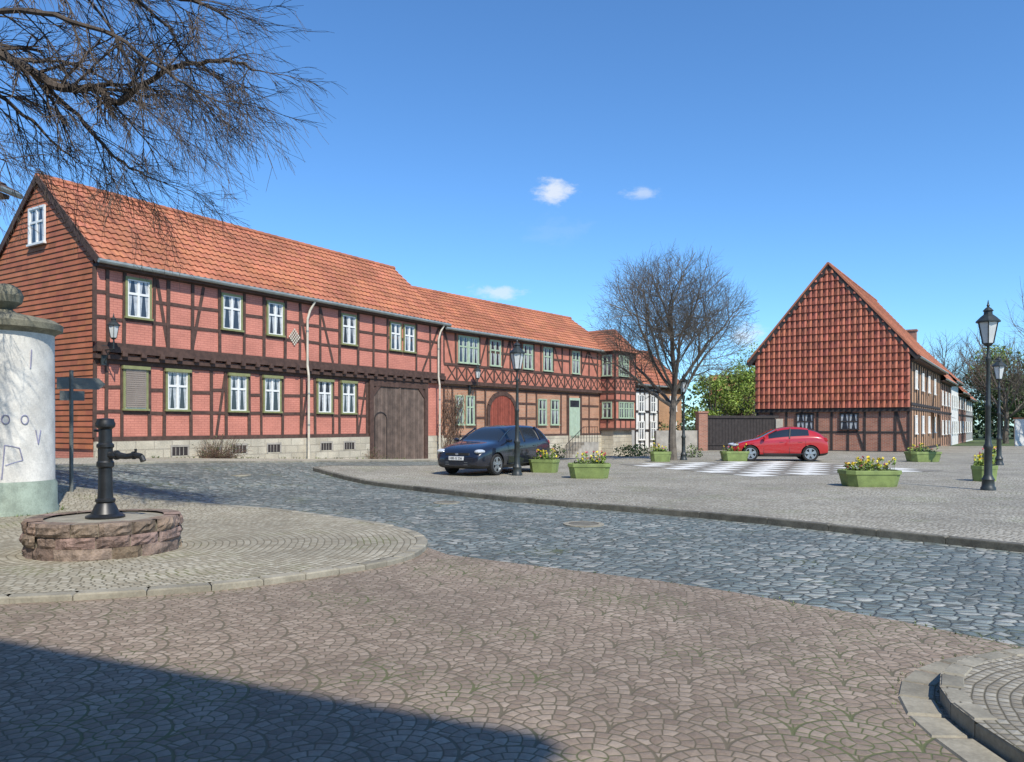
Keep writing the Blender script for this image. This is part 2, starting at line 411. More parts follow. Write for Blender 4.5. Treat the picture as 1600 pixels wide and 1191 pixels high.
def kerb(name,pts,w,top,mat,slen=.9,side=1,low=-.12):
    M=MB(name,[mat]); 
    P=[Vector((a,b)) for a,b in pts]; out=[P[0]]
    for a,b in zip(P,P[1:]):
        n=max(1,round((b-a).length/slen))
        for i in range(1,n+1): out.append(a+(b-a)*i/n)
    nr=[]
    for i in range(len(out)):
        a=out[max(0,i-1)]; b=out[min(len(out)-1,i+1)]; d=(b-a).normalized(); nr.append(Vector((-d.y,d.x))*side)
    for i in range(len(out)-1):
        a,b=out[i],out[i+1]; d=(b-a).normalized()*.004
        j=ru(-.005,.006); t=ru(.75,1.15)
        q=[a+d,b-d,b-d+nr[i+1]*w,a+d+nr[i]*w]
        tp=[Vector((p.x,p.y,h(p.x,p.y)+top+j)) for p in q]; bt=[Vector((p.x,p.y,h(p.x,p.y)+low)) for p in q]
        c=.015; cen=sum(tp,Vector())/4
        tin=[p+(cen-p).normalized()*c*1.5 for p in tp]; tlo=[Vector((p.x,p.y,p.z-c)) for p in tp]
        M.face(tin,0,None,t)
        for k in range(4):
            l=(k+1)%4
            M.face([tin[k],tlo[k],tlo[l],tin[l]],0,None,t)
            M.face([tlo[k],bt[k],bt[l],tlo[l]],0,None,t)
    return M.build()
def catmull(pts,n=3):
    P=[Vector(p) for p in pts]; out=[]
    for i in range(len(P)-1):
        a=P[max(0,i-1)];b=P[i];c=P[i+1];d=P[min(len(P)-1,i+2)]
        for s in range(n):
            t_=s/n; q=.5*((2*b)+(c-a)*t_+(2*a-5*b+4*c-d)*t_*t_+(3*b-a-3*c+d)*t_**3); out.append((q.x,q.y))
    out.append((P[-1].x,P[-1].y)); return out

# ---------------------------------------------------------------- ground
big=MB('ground',[M_grass])
xs=[-900,-300,-80]+[x for x in range(-40,101,2)]+[160,400,900]; ys=[-300,-60]+[y for y in range(-20,121,2)]+[200,500,1500]
for i in range(len(xs)-1):
    for j in range(len(ys)-1):
        q=[(xs[i],ys[j]),(xs[i+1],ys[j]),(xs[i+1],ys[j+1]),(xs[i],ys[j+1])]
        big.face([(x,y,h(x,y)-.05) for x,y in q])
big.build(weld=True)
grid_sheet('road',[(-26,-16),(60,-16),(60,56),(-26,56)],M_road,0.0)
grid_sheet('brown_pavement',[(-1.25,10.3),(-.79,9.46),(-.1,8.97),(.7,8.42),(1.5,7.88),(2.15,7.3),(3.15,6.25),(3.75,5.41),(6.2,1.9),(9,-3),(9,-15),(-20,-15),(-20,10),(-3,10.6)],M_fan,.010)
SQ0=catmull([(14,1.2),(6.56,9.75),(4.9,11.7),(3.35,13.4),(0,16.3),(-3.4,20.3),(-5.5,22.9),(-5.95,23.6),(-5.7,24.4),(-4.9,25.1),(-2.5,27.4),(2,33),(6,40)],2)
grid_sheet('market_square_pavement',SQ0+[(8,47),(9,56),(60,56),(60,1.2)],M_square,.10)
kerb('square_kerb',SQ0,.16,.104,M_kerbdark,side=1)
IS=catmull([(-20,6.9),(-6,6.95),(-4.57,6.98),(-2.95,7.5),(-1.95,8.3),(-1.4,9.0),(-1.25,9.8),(-1.35,10.6),(-1.75,11.4),(-2.5,12.3),(-4.7,14.2),(-7.4,15.6),(-10.3,16.6),(-20,17.5)],3)
grid_sheet('island_pavement',IS,M_island,.07)
kerb('island_kerb',IS,.15,.073,M_kerb,side=-1,slen=.7)
CC=(3.62,3.9); RC=1.27
def corner(r):
    pts=[(CC[0]-r,-6),(CC[0]-r,0),(CC[0]-r,2.2)]
    pts+=[(CC[0]+r*math.cos(math.radians(a)),CC[1]+r*math.sin(math.radians(a))) for a in range(180,64,-12)]
    e=pts[-1]
    pts+=[(e[0]+1.5,e[1]-.75),(e[0]+5,e[1]-3.2)]
    return pts
ER=corner(RC)
M_isl2=ring_cobble('corner_paving',CC[0],CC[1]-.3,.06,[(.27,.235,.175),(.35,.315,.245),(.42,.39,.315)],(.13,.11,.07),(.11,.12,.035))
grid_sheet('corner_pavement',ER+[(12,-6)],M_isl2,.10)
kerb('corner_kerb',ER,.13,.104,M_kerb,side=-1,slen=.45)
kerb('corner_gutter',corner(RC+.22),.2,.020,M_kerb,side=-1,slen=.4)
F1=Fr(B1,D1,N1)
B2=(-3.4,37.0); D2=(.619,.786); N2=(.786,-.619)
F2=Fr(B2,D2,N2)
def p2(F,u,o): v=F.P(u,0,o); return (v.x,v.y)
grid_sheet('house_pavement',[p2(F1,-9,0),p2(F1,-9,2.6),p2(F1,15.6,2.4),p2(F2,16,2.2),p2(F2,19,2.2),p2(F2,19,-.2),p2(F2,0,-.2),p2(F1,16.8,-.2),p2(F1,0,-.2)],M_walk,.05)
kerb('house_kerb',[p2(F1,-9,2.6),p2(F1,15.6,2.4),p2(F2,16,2.2)],.13,.054,M_kerb,side=1)
ch=MB('chess_board',[M_chw,M_chb]); cen=Vector((9.2,27.5)); an=math.radians(22); ax=Vector((math.cos(an),math.sin(an))); ay=Vector((-ax.y,ax.x)); sz=.98
for i in range(8):
    for j in range(8):
        a=cen+ax*(i-4)*sz+ay*(j-4)*sz; w=(i+j)%2; g=.012
        q=[a+ax*g+ay*g,a+ax*(sz-g)+ay*g,a+ax*(sz-g)+ay*(sz-g),a+ax*g+ay*(sz-g)]
        ch.face([(p.x,p.y,h(p.x,p.y)+.108) for p in q],w)
ch.build()
for nm,px,py,r in (('manhole_cover',912,820,.33),('manhole_cover',698,786,.28),('manhole_cover',375,757,.3)):
    x,y=G(px,py); m=MB(nm,[M_kerb,M_kerbdark])
    z=h(x,y)
    lathe(m,[(0,.014),(r*.72,.014)],(x,y,z),24,1); lathe(m,[(r*.74,.018),(r,.018),(r,-.02)],(x,y,z),24,0); m.build()

# ---------------------------------------------------------------- generic gabled house
def gabled(name,O,d,n,L,depth,zb,eave,ridge,ov,wallm,tilem,tw=.25,rh=.36,endov=.2,amp=.022,gutter=True):
    rt=root(name); F=Fr(O,d,n)
    hd=depth/2
    sl=(ridge-eave)/(hd+ov); zw=eave+ov*sl-.06
    w=MB('walls',[wallm])
    def q(us,m=0): 
        w.face([F.P(*a) for a in us],m,[(a[0]+a[2],a[1]) for a in us])
    q([(0,zb,0),(L,zb,0),(L,zw,0),(0,zw,0)]); q([(0,zb,-depth),(L,zb,-depth),(L,zw,-depth),(0,zw,-depth)])
    for u in (0,L): w.face([F.P(u,zb,0),F.P(u,zb,-depth),F.P(u,zw,-depth),F.P(u,ridge-.06,-hd),F.P(u,zw,0)],0,[(0,zb),(depth,zb),(depth,zw),(hd,ridge),(0,zw)])
    w.build(rt)
    r=MB('roof',[tilem,M_zinc,M_timber])
    dv=Vector((d[0],d[1],0)); nv=Vector((n[0],n[1],0))
    hyp=math.hypot(hd+ov,ridge-eave)
    V=(-nv*(hd+ov)+Vector((0,0,ridge-eave)))/hyp; N=(nv*(ridge-eave)+Vector((0,0,hd+ov)))/hyp
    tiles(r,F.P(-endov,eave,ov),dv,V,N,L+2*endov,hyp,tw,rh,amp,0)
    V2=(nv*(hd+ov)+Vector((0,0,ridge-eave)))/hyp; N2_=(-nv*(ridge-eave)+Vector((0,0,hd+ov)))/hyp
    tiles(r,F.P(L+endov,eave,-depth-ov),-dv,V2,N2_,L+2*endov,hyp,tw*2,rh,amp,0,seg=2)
    for (oo) in (ov,-depth-ov):
        r.face([F.P(-endov,eave-.03,oo),F.P(L+endov,eave-.03,oo),F.P(L+endov,ridge-.03,-hd),F.P(-endov,ridge-.03,-hd)],2)
    u=-endov
    while u<L+endov-.05:
        t=ru(.8,1.1); tube(r,F.P(u,ridge+.03,-hd),F.P(min(u+.4,L+endov),ridge+.03,-hd),.10,.12,8,0,t,True); u+=.37
    if gutter:
        tube(r,F.P(-endov,eave-.03,ov+.06),F.P(L+endov,eave-.05,ov+.06),.07,.07,8,1,1,True)
        fbox(r,F,-.05,L+.05,eave-.17,eave-.08,0,ov-.02,2)
    r.build(rt)
    return rt,F

# ---------------------------------------------------------------- building 1
E1=6.47; R1=9.5
L1=16.85
rt1,_=gabled('red_half_timbered_house',B1,D1,N1,L1,6.28,-.4,E1,R1,.38,M_pinkbrick,M_tile,endov=.12)
t=MB('timber_frame',[M_timber,M_stone,M_pinkbrick])
U1=F1.u
OV=.14
gu0=U1(575); gu1=U1(666)
fbox(t,F1,0,L1,3.95,6.38,.002,OV,2)
fbox(t,F1,-.03,gu0,-.3,1.12,.002,.10,1)
fbox(t,F1,gu1,L1,-.3,1.12,.002,.10,1)
fbox(t,F1,-.05,L1+.02,3.80,3.97,.0,OV+.10,0); fbox(t,F1,-.05,L1+.02,3.60,3.74,.0,OV+.03,0)
u=0.1
while u<L1-.1:
    fbox(t,F1,u,u+.16,3.70,3.86,.0,OV+.13,0); u+=.62
fbox(t,F1,-.02,L1,6.26,6.42,OV,OV+.04,0); fbox(t,F1,-.02,L1,3.97,4.10,OV,OV+.045,0)
fbox(t,F1,-.02,gu0,1.12,1.26,.0,.05,0)
fbox(t,F1,-.02,gu0,3.46,3.60,.0,.045,0)
up_w=[(215,41),(361,33),(429,27),(544,24),(617,18),(638.5,18)]
lo_w=[(210.5,39),(276,37),(371,30),(424,28),(506,24),(543.5,23)]
def wu(F,c,w,o=0.0): a=F.u(c-w/2,o); b=F.u(c+w/2,o); return (a+b)/2,b-a
upx=[147,168,193,240,262,300,343,381,412,445,468,500,530,559,583,605,650,672,687]
lpx=[147,165,190,233,256,298,330,353,389,408,441,470,492,520,530,558,573]
for px in upx:
    u=U1(px,OV); w=ru(.095,.13)/2; j=ru(-.03,.03)
    fbeam(t,F1,u,4.08,u+j,6.28,w*2,OV,OV+.03+ru(0,.008))
for px in lpx:
    u=U1(px); w=ru(.095,.13)/2; j=ru(-.03,.03)
    fbeam(t,F1,u,1.24,u+j,3.48,w*2,.0,.03+ru(0,.008))
def rails(pxs,wins,F,off_=.0):
    us=[F.u(p,off_) for p in pxs]; ws=[wu(F,c,w,off_) for c,w in wins]
    for a,b in zip(us,us[1:]):
        mid=(a+b)/2
        yield a,b,any(abs(mid-c)<w/2+.02 for c,w in ws)
for a,b,isw in rails(upx,up_w,F1,OV):
    zz=4.82+ru(-.03,.03); fbeam(t,F1,a,zz,b,zz+ru(-.02,.02),.10,OV,OV+.024)
    if not isw:
        zz=5.5+ru(-.07,.07); fbeam(t,F1,a,zz,b,zz+ru(-.03,.03),.10,OV,OV+.024)
for a,b,isw in rails(lpx,lo_w,F1):
    zz=2.02+ru(-.03,.03); fbeam(t,F1,a,zz,b,zz+ru(-.02,.02),.10,0,.024)
    if not isw:
        zz=2.75+ru(-.07,.07); fbeam(t,F1,a,zz,b,zz+ru(-.03,.03),.10,0,.024)
for a,b in ((300,318),(481,468),(660,685),(262,245),(520,500)):
    fbeam(t,F1,U1(a,OV),4.12,U1(b,OV),6.24,.11,OV,OV+.018)
for a,b in ((560,572),(338,352),(470,482)): fbeam(t,F1,U1(a),1.28,U1(b),3.44,.10,0,.018)
fbox(t,F1,gu0,gu0+.24,-.2,3.60,.0,.12,0); fbox(t,F1,gu1-.22,gu1,-.2,3.60,.0,.12,0); fbox(t,F1,gu0+.24,gu1-.22,3.30,3.60,.0,.11,0)
fbeam(t,F1,gu0+.2,2.95,gu0+.62,3.36,.2,0,.1); fbeam(t,F1,gu1-.2,2.95,gu1-.62,3.36,.2,0,.1)
t.build(rt1)
g=MB('gate',[M_gate,M_timberb,M_iron])
a=gu0+.24; b=gu1-.22; n=22
for i in range(n):
    x0=a+(b-a)*i/n; x1=a+(b-a)*(i+1)/n-.012
    fbox(g,F1,x0,x1,-.1,3.3,.02,.05+ru(0,.008),0,ru(.75,1.25))
fbox(g,F1,(a+b)/2-.05,(a+b)/2+.05,-.1,3.28,.05,.085,0)
fbox(g,F1,a,b,-.2,3.3,-.02,.018,1)
du0=a+.12; du1=a+.85
fbox(g,F1,du0-.04,du0,0,1.9,.058,.08,1); fbox(g,F1,du1,du1+.04,0,1.9,.058,.08,1); 
for k in range(6):
    t0=math.pi*k/6; t1=math.pi*(k+1)/6; cc=(du0+du1)/2; rr=(du1-du0)/2+.02
    fbeam(g,F1,cc-rr*math.cos(t0),1.9+.28*math.sin(t0),cc-rr*math.cos(t1),1.9+.28*math.sin(t1),.045,.058,.08,1)
g.build(rt1)
wn=MB('windows',[M_frame,M_trim,M_glass,M_curt,M_shut,M_timberb,M_wallst])
for c,w in up_w:
    uc,ww=wu(F1,c,w,OV); window(wn,F1,uc,ww,4.90,6.16,OV+.01)
for i,(c,w) in enumerate(lo_w):
    uc,ww=wu(F1,c,w)
    window(wn,F1,uc,ww,2.08,3.42,.01)
    fbox(wn,F1,uc-ww/2-.04,uc+ww/2+.04,3.34,3.44,.02,.13,1)
    if i==0:
        for k in range(18): fbox(wn,F1,uc-ww/2+.08,uc+ww/2-.08,2.16+k*.065,2.16+k*.065+.055,.05,.085,4)
for c in (278,371,425,507,543):
    uc=U1(c); fbox(wn,F1,uc-.28,uc+.28,.62,.9,.08,.106,5); fbox(wn,F1,uc-.34,uc+.34,.9,.97,.08,.125,6); fbox(wn,F1,uc-.34,uc-.28,.6,.9,.08,.12,6); fbox(wn,F1,uc+.28,uc+.34,.6,.9,.08,.12,6)
    for k in range(3): fbox(wn,F1,uc-.16+k*.14,uc-.14+k*.14,.62,.9,.106,.112,6)
wn.build(rt1)
nd=(-N1[0],-N1[1]); gn=(-D1[0],-D1[1]); G1=Fr(B1,nd,gn)
gs=MB('gable_shingles',[M_clap])
sl=(R1-E1)/(3.14+.38); zc=E1+.38*sl-.05
tiles(gs,G1.P(0,.9,.02),Vector((nd[0],nd[1],0)),Vector((0,0,1)),Vector((gn[0],gn[1],0)),6.28,8.8,.42,.17,0.0,0,.03,1,1,.1)
gs.build(rt1,clips=[(G1.P(0,zc,0),Vector((N1[0]*sl,N1[1]*sl,1))),(G1.P(6.28,zc,0),Vector((-N1[0]*sl,-N1[1]*sl,1)))])
gw=MB('gable_trim',[M_frame,M_trim,M_glass,M_curt,M_timber])
window(gw,G1,3.14,1.0,7.35,8.55,.06,0,0,2,3)
for s_,u0_,u1_ in ((1,-.38,3.14),(-1,6.66,3.14)):
    fbeam(gw,G1,u0_,E1-.02,u1_,R1-.02,.2,.09,.13,4)
gw.build(rt1)
dp=MB('downpipes',[M_pipe,M_zinc])
def pipe(F,px,oo,ov,eave,zg,m=0,r=.045):
    u=F.u(px,oo)
    tube(dp,F.P(u+.25,eave-.05,ov),F.P(u+.1,eave-.45,oo+.15),r,r,8,m); tube(dp,F.P(u+.1,eave-.45,oo+.15),F.P(u,eave-.8,oo+.12),r,r,8,m); tube(dp,F.P(u,eave-.8,oo+.12),F.P(u,3.9,oo+.12),r,r,8,m)
    tube(dp,F.P(u,3.9,oo+.12),F.P(u,3.5,.33),r,r,8,m); tube(dp,F.P(u,3.5,.33),F.P(u,zg,.33 if F is F1 else .2),r,r,8,m)
    for zz in (5.2,2.8,1.6): tube(dp,F.P(u,zz,.33 if zz<3.5 else oo+.12),F.P(u,zz+.05,.33 if zz<3.5 else oo+.12),r*1.25,r*1.25,8,1)
pipe(F1,477,OV,.44,E1,.3); pipe(F1,682,OV,.44,E1,0)
dp.build(rt1)
ro=MB('wall_rosette',[M_pipe]); uc=U1(459,OV)
for i in range(-4,5):
    for j in range(-4,5):
        if abs(i)+abs(j)<=4 and (i+j)%2==0: fbox(ro,F1,uc+i*.06-.03,uc+i*.06+.03,4.95+j*.07-.033,4.95+j*.07+.033,OV+.03,OV+.05)
ro.build(rt1)

def lantern(M,c,s,glass,iron):
    c=Vector(c)
    lathe(M,[(.0,-.02*s),(.06*s,-.02*s),(.10*s,.02*s),(.12*s,.05*s)],c,6,iron)
    lathe(M,[(.115*s,.05*s),(.21*s,.52*s)],c,6,glass)
    for i in range(6):
        a=2*math.pi*i/6
        tube(M,c+Vector((.12*s*math.cos(a),.12*s*math.sin(a),.05*s)),c+Vector((.215*s*math.cos(a),.215*s*math.sin(a),.53*s)),.013*s,.013*s,5,iron)
    lathe(M,[(.20*s,.51*s),(.245*s,.52*s),(.245*s,.55*s),(.16*s,.64*s),(.09*s,.70*s),(.085*s,.76*s),(.11*s,.78*s),(.06*s,.84*s),(.02*s,.87*s),(.035*s,.90*s),(.02*s,.93*s),(.006*s,1.02*s),(0,1.03*s)],c,12,iron)
def street_lamp(px,py,top,base=.10):
    x,y=G(px,py,base); z=h(x,y)+base
    H=CZ+(HY-top)*y/FP - z
    rt=root('street_lamp'); m=MB('post',[M_irong])
    k=H/4.4
    lathe(m,[(.16,-.05),(.16,.06),(.135,.09),(.125,.22),(.14,.25),(.11,.30),(.085,.36),(.08,.95),(.10,.98),(.10,1.03),(.07,1.08),(.058,1.3),(.052,1.9),(.065,1.93),(.065,1.98),(.046,2.02),(.038,3.0*k),(.055,3.03*k),(.055,3.07*k),(.03,3.12*k),(.028,3.32*k),(.05,3.36*k),(.0,3.37*k)],(x,y,z),14)
    tube(m,(x-.26,y,z+3.0*k),(x+.26,y,z+3.0*k),.014,.014,6)
    for s_ in (-1,1): lathe(m,[(0,-.03),(.028,0),(0,.03)],(x+s_*.26,y,z+3.0*k),8)
    m.build(rt,smooth=True,weld=True,angle=40)
    m=MB('lantern',[M_irong,M_lglass]); lantern(m,(x,y,z+3.36*k),1.0*k+.03,1,0); m.build(rt)
    return rt
street_lamp(808,743,528); street_lamp(1544,766,470); street_lamp(1561,727,553); street_lamp(1068,719,582)
def wall_lamp(F,px,py,o,name='wall_lantern'):
    u=F.u(px,o+.5); z=F.z(px,py,o+.5)
    rt=root(name); m=MB('bracket',[M_irong,M_lglass])
    p=F.P(u,z,o+.55); lantern(m,p,.75,1,0)
    q=F.P(u,z-.30,o+.03); tube(m,q,p-Vector((0,0,.3)),.02,.02,6); tube(m,p-Vector((0,0,.3)),p,.02,.02,6); tube(m,F.P(u,z-.7,o+.03),F.P(u,z-.3,o+.4),.015,.015,6)
    fbox(m,F,u-.08,u+.08,z-.75,z-.15,o+.0,o+.05,0)
    m.build(rt)
wall_lamp(F1,176,530,OV); wall_lamp(F2,745,592,.05)

# ---------------------------------------------------------------- building 2
E2=6.28; RR2=8.7; L2=15.6
rt2,_=gabled('brick_half_timbered_house',B2,D2,N2,L2,6.2,-1.2,E2,RR2,.38,M_orbrick,M_tile,endov=.12)
U2=F2.u
M_lat=simple('red_infill',(.50,.19,.13),.85,.2,3,.2)
t=MB('timber_frame',[M_timber,M_stone,M_lat])
fbox(t,F2,.02,L2,3.7,6.24,.002,.10,2)
fbox(t,F2,.02,U2(762),-1.2,1.0,.002,.08,1); fbox(t,F2,U2(806),L2+.02,-1.2,1.0,.002,.08,1)
fbox(t,F2,0,L2,3.62,3.80,.0,.2,0); fbox(t,F2,0,L2,3.44,3.54,0,.06,0)
fbox(t,F2,0,L2,4.52,4.64,.10,.14,0); fbox(t,F2,0,L2,6.12,6.24,.10,.14,0); fbox(t,F2,0,L2,1.0,1.12,0,.05,0)
u=.3
while u<L2-.9:
    fbeam(t,F2,u,3.82,u+.62,4.5,.065,.10,.118); fbeam(t,F2,u+.62,3.82,u,4.5,.065,.10,.124)
    fbox(t,F2,u+.62,u+.72,3.8,4.52,.10,.13,0); u+=.72
up2=[(723,16),(739,16),(773,17),(824,15),(855,14),(899,12)]
lo2=[(717,13),(733.5,13),(846.5,13),(866,13)]
for px in (693,712,749,762,785,797,814,834,845,864,878,890,908,920,933):
    u=U2(px,.1); fbeam(t,F2,u,4.62,u+ru(-.03,.03),6.14,.115,.10,.135)
for px in (693,706,743,758,809,822,838,876,886,908,920):
    u=U2(px); fbeam(t,F2,u,1.10,u+ru(-.03,.03),3.46,.115,0,.035)
for a,b in ((706,695),(750,761),(785,796),(814,800),(878,866),(908,918),(934,921)): fbeam(t,F2,U2(a,.1),4.66,U2(b,.1),6.1,.1,.10,.122)
for a,b,c,d in ((693,706,2,2),(693,706,2.8,2.8),(743,758,2.0,2.0),(743,758,2.8,2.8),(809,838,2.0,2.0),(809,838,2.8,2.8),(908,935,2.0,2.0),(908,935,2.8,2.8),(762,814,5.4,5.4),(864,890,5.4,5.4),(908,935,5.4,5.4)):
    o_=.1 if c>4 else 0
    fbox(t,F2,U2(a,o_),U2(b,o_),c-.055,c+.055,o_,o_+.026,0)
t.build(rt2)
wn=MB('windows',[M_gframe,M_gframe,M_glass,M_curt])
for c,w in up2:
    uc,ww=wu(F2,c,w,.1); window(wn,F2,uc,ww,4.68,6.05,.11,cols=2,trim=.05)
for c,w in lo2:
    uc,ww=wu(F2,c,w); window(wn,F2,uc,ww,1.62,3.1,.02,cols=2,trim=.05)
wn.build(rt2)
dr=MB('doors',[M_gatered,M_door,M_timber,M_glass,M_stone])
a=U2(764); b=U2(803); c=(a+b)/2; rr=(b-a)/2
for i in range(14):
    x0=a+(b-a)*i/14; x1=a+(b-a)*(i+1)/14-.015; xm=(x0+x1)/2
    zt=2.35+math.sqrt(max(0,1-((xm-c)/rr)**2))*.85
    fbox(dr,F2,x0,x1,-.6,zt,.02,.06,0,ru(.8,1.2))
fbox(dr,F2,a,b,-.8,2.4,-.01,.015,2)
for k in range(10):
    t0=math.pi*k/10; t1=math.pi*(k+1)/10
    fbeam(dr,F2,c-(rr+.1)*math.cos(t0),2.35+.95*math.sin(t0),c-(rr+.1)*math.cos(t1),2.35+.95*math.sin(t1),.22,.0,.09,2)
fbox(dr,F2,a-.2,a,-.8,2.4,0,.09,2); fbox(dr,F2,b,b+.2,-.8,2.4,0,.09,2)
a=U2(888); b=U2(905)
fbox(dr,F2,a,b,.62,3.25,.0,.06,1); fbox(dr,F2,a+.1,b-.1,2.7,3.1,.06,.065,3); fbox(dr,F2,a+.12,(a+b)/2-.04,.85,2.5,.06,.08,1); fbox(dr,F2,(a+b)/2+.04,b-.12,.85,2.5,.06,.08,1)
fbox(dr,F2,a-.12,a,.62,3.37,0,.08,2); fbox(dr,F2,b,b+.12,.62,3.37,0,.08,2)
dr.build(rt2)
stp=MB('entrance_steps',[M_wallst,M_iron])
zt=.62; n=6
fbox(stp,F2,a-.2,b+.2,-1.2,zt,.05,1.25,0)
for i in range(n):
    fbox(stp,F2,a-.2-.3*(i+1),a-.2-.3*i,-1.2,zt-.17*(i+1),.05,1.25,0)
for o_ in (1.2,):
    tube(stp,F2.P(b+.15,zt+.9,o_),F2.P(a-.2,zt+.9,o_),.02,.02,6,1); tube(stp,F2.P(a-.2,zt+.9,o_),F2.P(a-2.0,zt-.12,o_),.02,.02,6,1)
    for k in range(12):
        u=b+.15-(b-a+2.1)*k/11; zf=zt if u>a-.2 else zt-(a-.2-u)/.3*.17
        tube(stp,F2.P(u,zf-.05,o_),F2.P(u,zf+.9,o_),.012,.012,5,1)
stp.build(rt2)
ub0=U2(938,.0)-.1; ub1=ub0+2.5; BO=1.15
bay=MB('oriel_bay',[M_orbrick,M_timber,M_gframe,M_glass,M_curt,M_tile,M_lat,M_stone])
fbox(bay,F2,ub0,ub1,1.35,6.2,.0,BO,6)
fbox(bay,F2,ub0+.1,ub1-.1,-1.2,1.35,.0,BO-.2,7)
FB=Fr(p2(F2,ub0,BO),D2,N2); FS=Fr(p2(F2,ub0,0),N2,(-D2[0],-D2[1])); FS2=Fr(p2(F2,ub1,0),N2,D2)
for F,L in ((FB,2.5),(FS,BO),(FS2,BO)):
    for z0,z1 in ((1.3,1.45),(3.1,3.22),(3.6,3.78),(4.52,4.64),(6.06,6.22),(1.95,2.04)): fbox(bay,F,-.02,L+.02,z0,z1,.0,.04,1)
    k=max(2,round(L/.62)+1)
    for i in range(k): 
        u=L*i/(k-1); fbox(bay,F,u-.05,u+.05,1.4,6.1,0,.03,1)
    for i in range(k-1):
        a_=L*i/(k-1); b_=L*(i+1)/(k-1)
        fbeam(bay,F,a_,3.8,b_,4.5,.07,0,.018,1); fbeam(bay,F,b_,3.8,a_,4.5,.07,0,.022,1)
for z0,z1 in ((2.05,3.08),(4.68,6.0)):
    window(bay,FB,.65,.62,z0,z1,.02,2,2,3,4,.05); window(bay,FB,1.28,.6,z0,z1,.02,2,2,3,4,.05)
    if z0<3: window(bay,FB,1.9,.6,z0,z1,.02,2,2,3,4,.05)
    window(bay,FS,BO/2,.7,z0,z1,.02,2,2,3,4,.05)
ap=[F2.P(ub0-.2,6.2,BO+.25),F2.P(ub1+.2,6.2,BO+.25),F2.P(ub1+.2,6.2,-1.0),F2.P(ub0-.2,6.2,-1.0)]
r0=F2.P((ub0+ub1)/2,7.75,.35); r1=F2.P((ub0+ub1)/2,7.75,-2.2)
bay.face([ap[0],ap[1],r0],5,None,.9); bay.face([ap[0],r0,r1,ap[3]],5,None,.85); bay.face([ap[1],ap[2],r1,r0],5,None,1); bay.face(ap,1)
def lay_tiles(M,A,Bp,C,D_,m,n=9):
    for i in range(n):
        f0=i/n;f1=(i+1)/n
        a=A.lerp(D_,f0);b=Bp.lerp(C,f0);c=Bp.lerp(C,f1);d=A.lerp(D_,f1)
        nn=(Bp-A).cross(D_-A).normalized()
        if nn.z<0: nn=-nn
        M.face([a+nn*.05,b+nn*.05,c+nn*.02,d+nn*.02],m,None,ru(.85,1.05)); M.face([a+nn*.05,b+nn*.05,b,a],m,None,.5)
lay_tiles(bay,ap[0],ap[1],r0,r0,5); lay_tiles(bay,ap[3],ap[0],r0,r1,5)
bay.build(rt2)

# ---------------------------------------------------------------- tile-hung gable house
BT=(22.3,43.0); DT=(.563,.826); NTn=(.826,-.563)
ET=5.45; RT=11.1; DP=8.6
rt3,FT=gabled('tile_hung_gable_house',BT,DT,NTn,16,DP,-.3,ET,RT,.45,M_redbrick,M_tile,endov=.15,amp=.02)
ndT=(-NTn[0],-NTn[1]); gnT=(-DT[0],-DT[1]); GT=Fr(BT,ndT,gnT)
gt=MB('hung_tiles',[M_tile2]); sl=(RT-ET)/(DP/2+.45); zc=ET+.45*sl-.05
z0=2.62; rhh=.44
tw=.31; cols=int(DP/tw)+1; tw=DP/cols
z=z0
while z<RT:
    for c in range(cols):
        ua=c*tw; tv=ru(.8,1.15); tt=(tv,tv*ru(.9,1.05),tv*ru(.9,1.05))
        P=[(0,.05),(.12,.085),(.30,.105),(.52,.085),(.68,.045),(.90,.03),(.92,.0),(1,.0)]
        for (f0,h0),(f1,h1) in zip(P,P[1:]):
            dk=.15 if f0>=.9 else 1
            a=GT.P(ua+f0*tw,z+.012,.18+h0); b=GT.P(ua+f1*tw,z+.012,.18+h1); c_=GT.P(ua+f1*tw,z+rhh+.02,.10+h1); d_=GT.P(ua+f0*tw,z+rhh+.02,.10+h0)
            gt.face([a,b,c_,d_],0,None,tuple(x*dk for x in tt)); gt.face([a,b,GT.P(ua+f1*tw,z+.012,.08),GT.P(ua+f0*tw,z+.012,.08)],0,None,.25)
    z+=rhh
gt.build(rt3,clips=[(GT.P(0,zc,0),Vector((NTn[0]*sl,NTn[1]*sl,1))),(GT.P(DP,zc,0),Vector((-NTn[0]*sl,-NTn[1]*sl,1)))])
tb=MB('timber_frame',[M_timberb,M_frame,M_glass,M_curt,M_tile,M_tanbrick,M_stone,M_tiled])
fbox(tb,GT,-.02,DP+.02,2.40,2.62,0,.17,0); fbox(tb,GT,0,DP,-.1,.14,0,.05,0); fbox(tb,GT,-.02,DP+.02,-.3,-.0,0,.06,6)
gp=[0.08,.75,1.55,2.35,3.25,4.15,4.95,5.85,6.75,7.6,8.52]
for u in gp: fbox(tb,GT,u-.06,u+.06,.14,2.4,0,.04,0)
for a,b in zip(gp,gp[1:]): fbox(tb,GT,a,b,1.16,1.27,0,.03,0)
for a,b in ((.1,.7),(8.5,7.65),(2.4,3.1)): fbeam(tb,GT,a,.15,b,2.38,.12,0,.035)
for px in (1258,1327):
    u=GT.u(px); window(tb,GT,u,1.05,1.35,2.33,.03,0,0,2,3,.05,bar=.5)
for u0_,u1_ in ((-.45,DP/2),(DP+.45,DP/2)):
    fbeam(tb,GT,u0_,ET-.12,u1_,RT-.12,.3,.15,.24,0); fbeam(tb,GT,u0_,ET+.10,u1_,RT+.10,.10,.0,.28,4)
fbox(tb,FT,0.15,16,0,5.5,.0,.02,5)
for z_ in (2.5,2.75,5.2,.1): fbox(tb,FT,0,16,z_,z_+.15,.02,.07,0)
u=.05
while u<16: fbox(tb,FT,u,u+.13,.1,5.3,.02,.06,0); u+=1.15
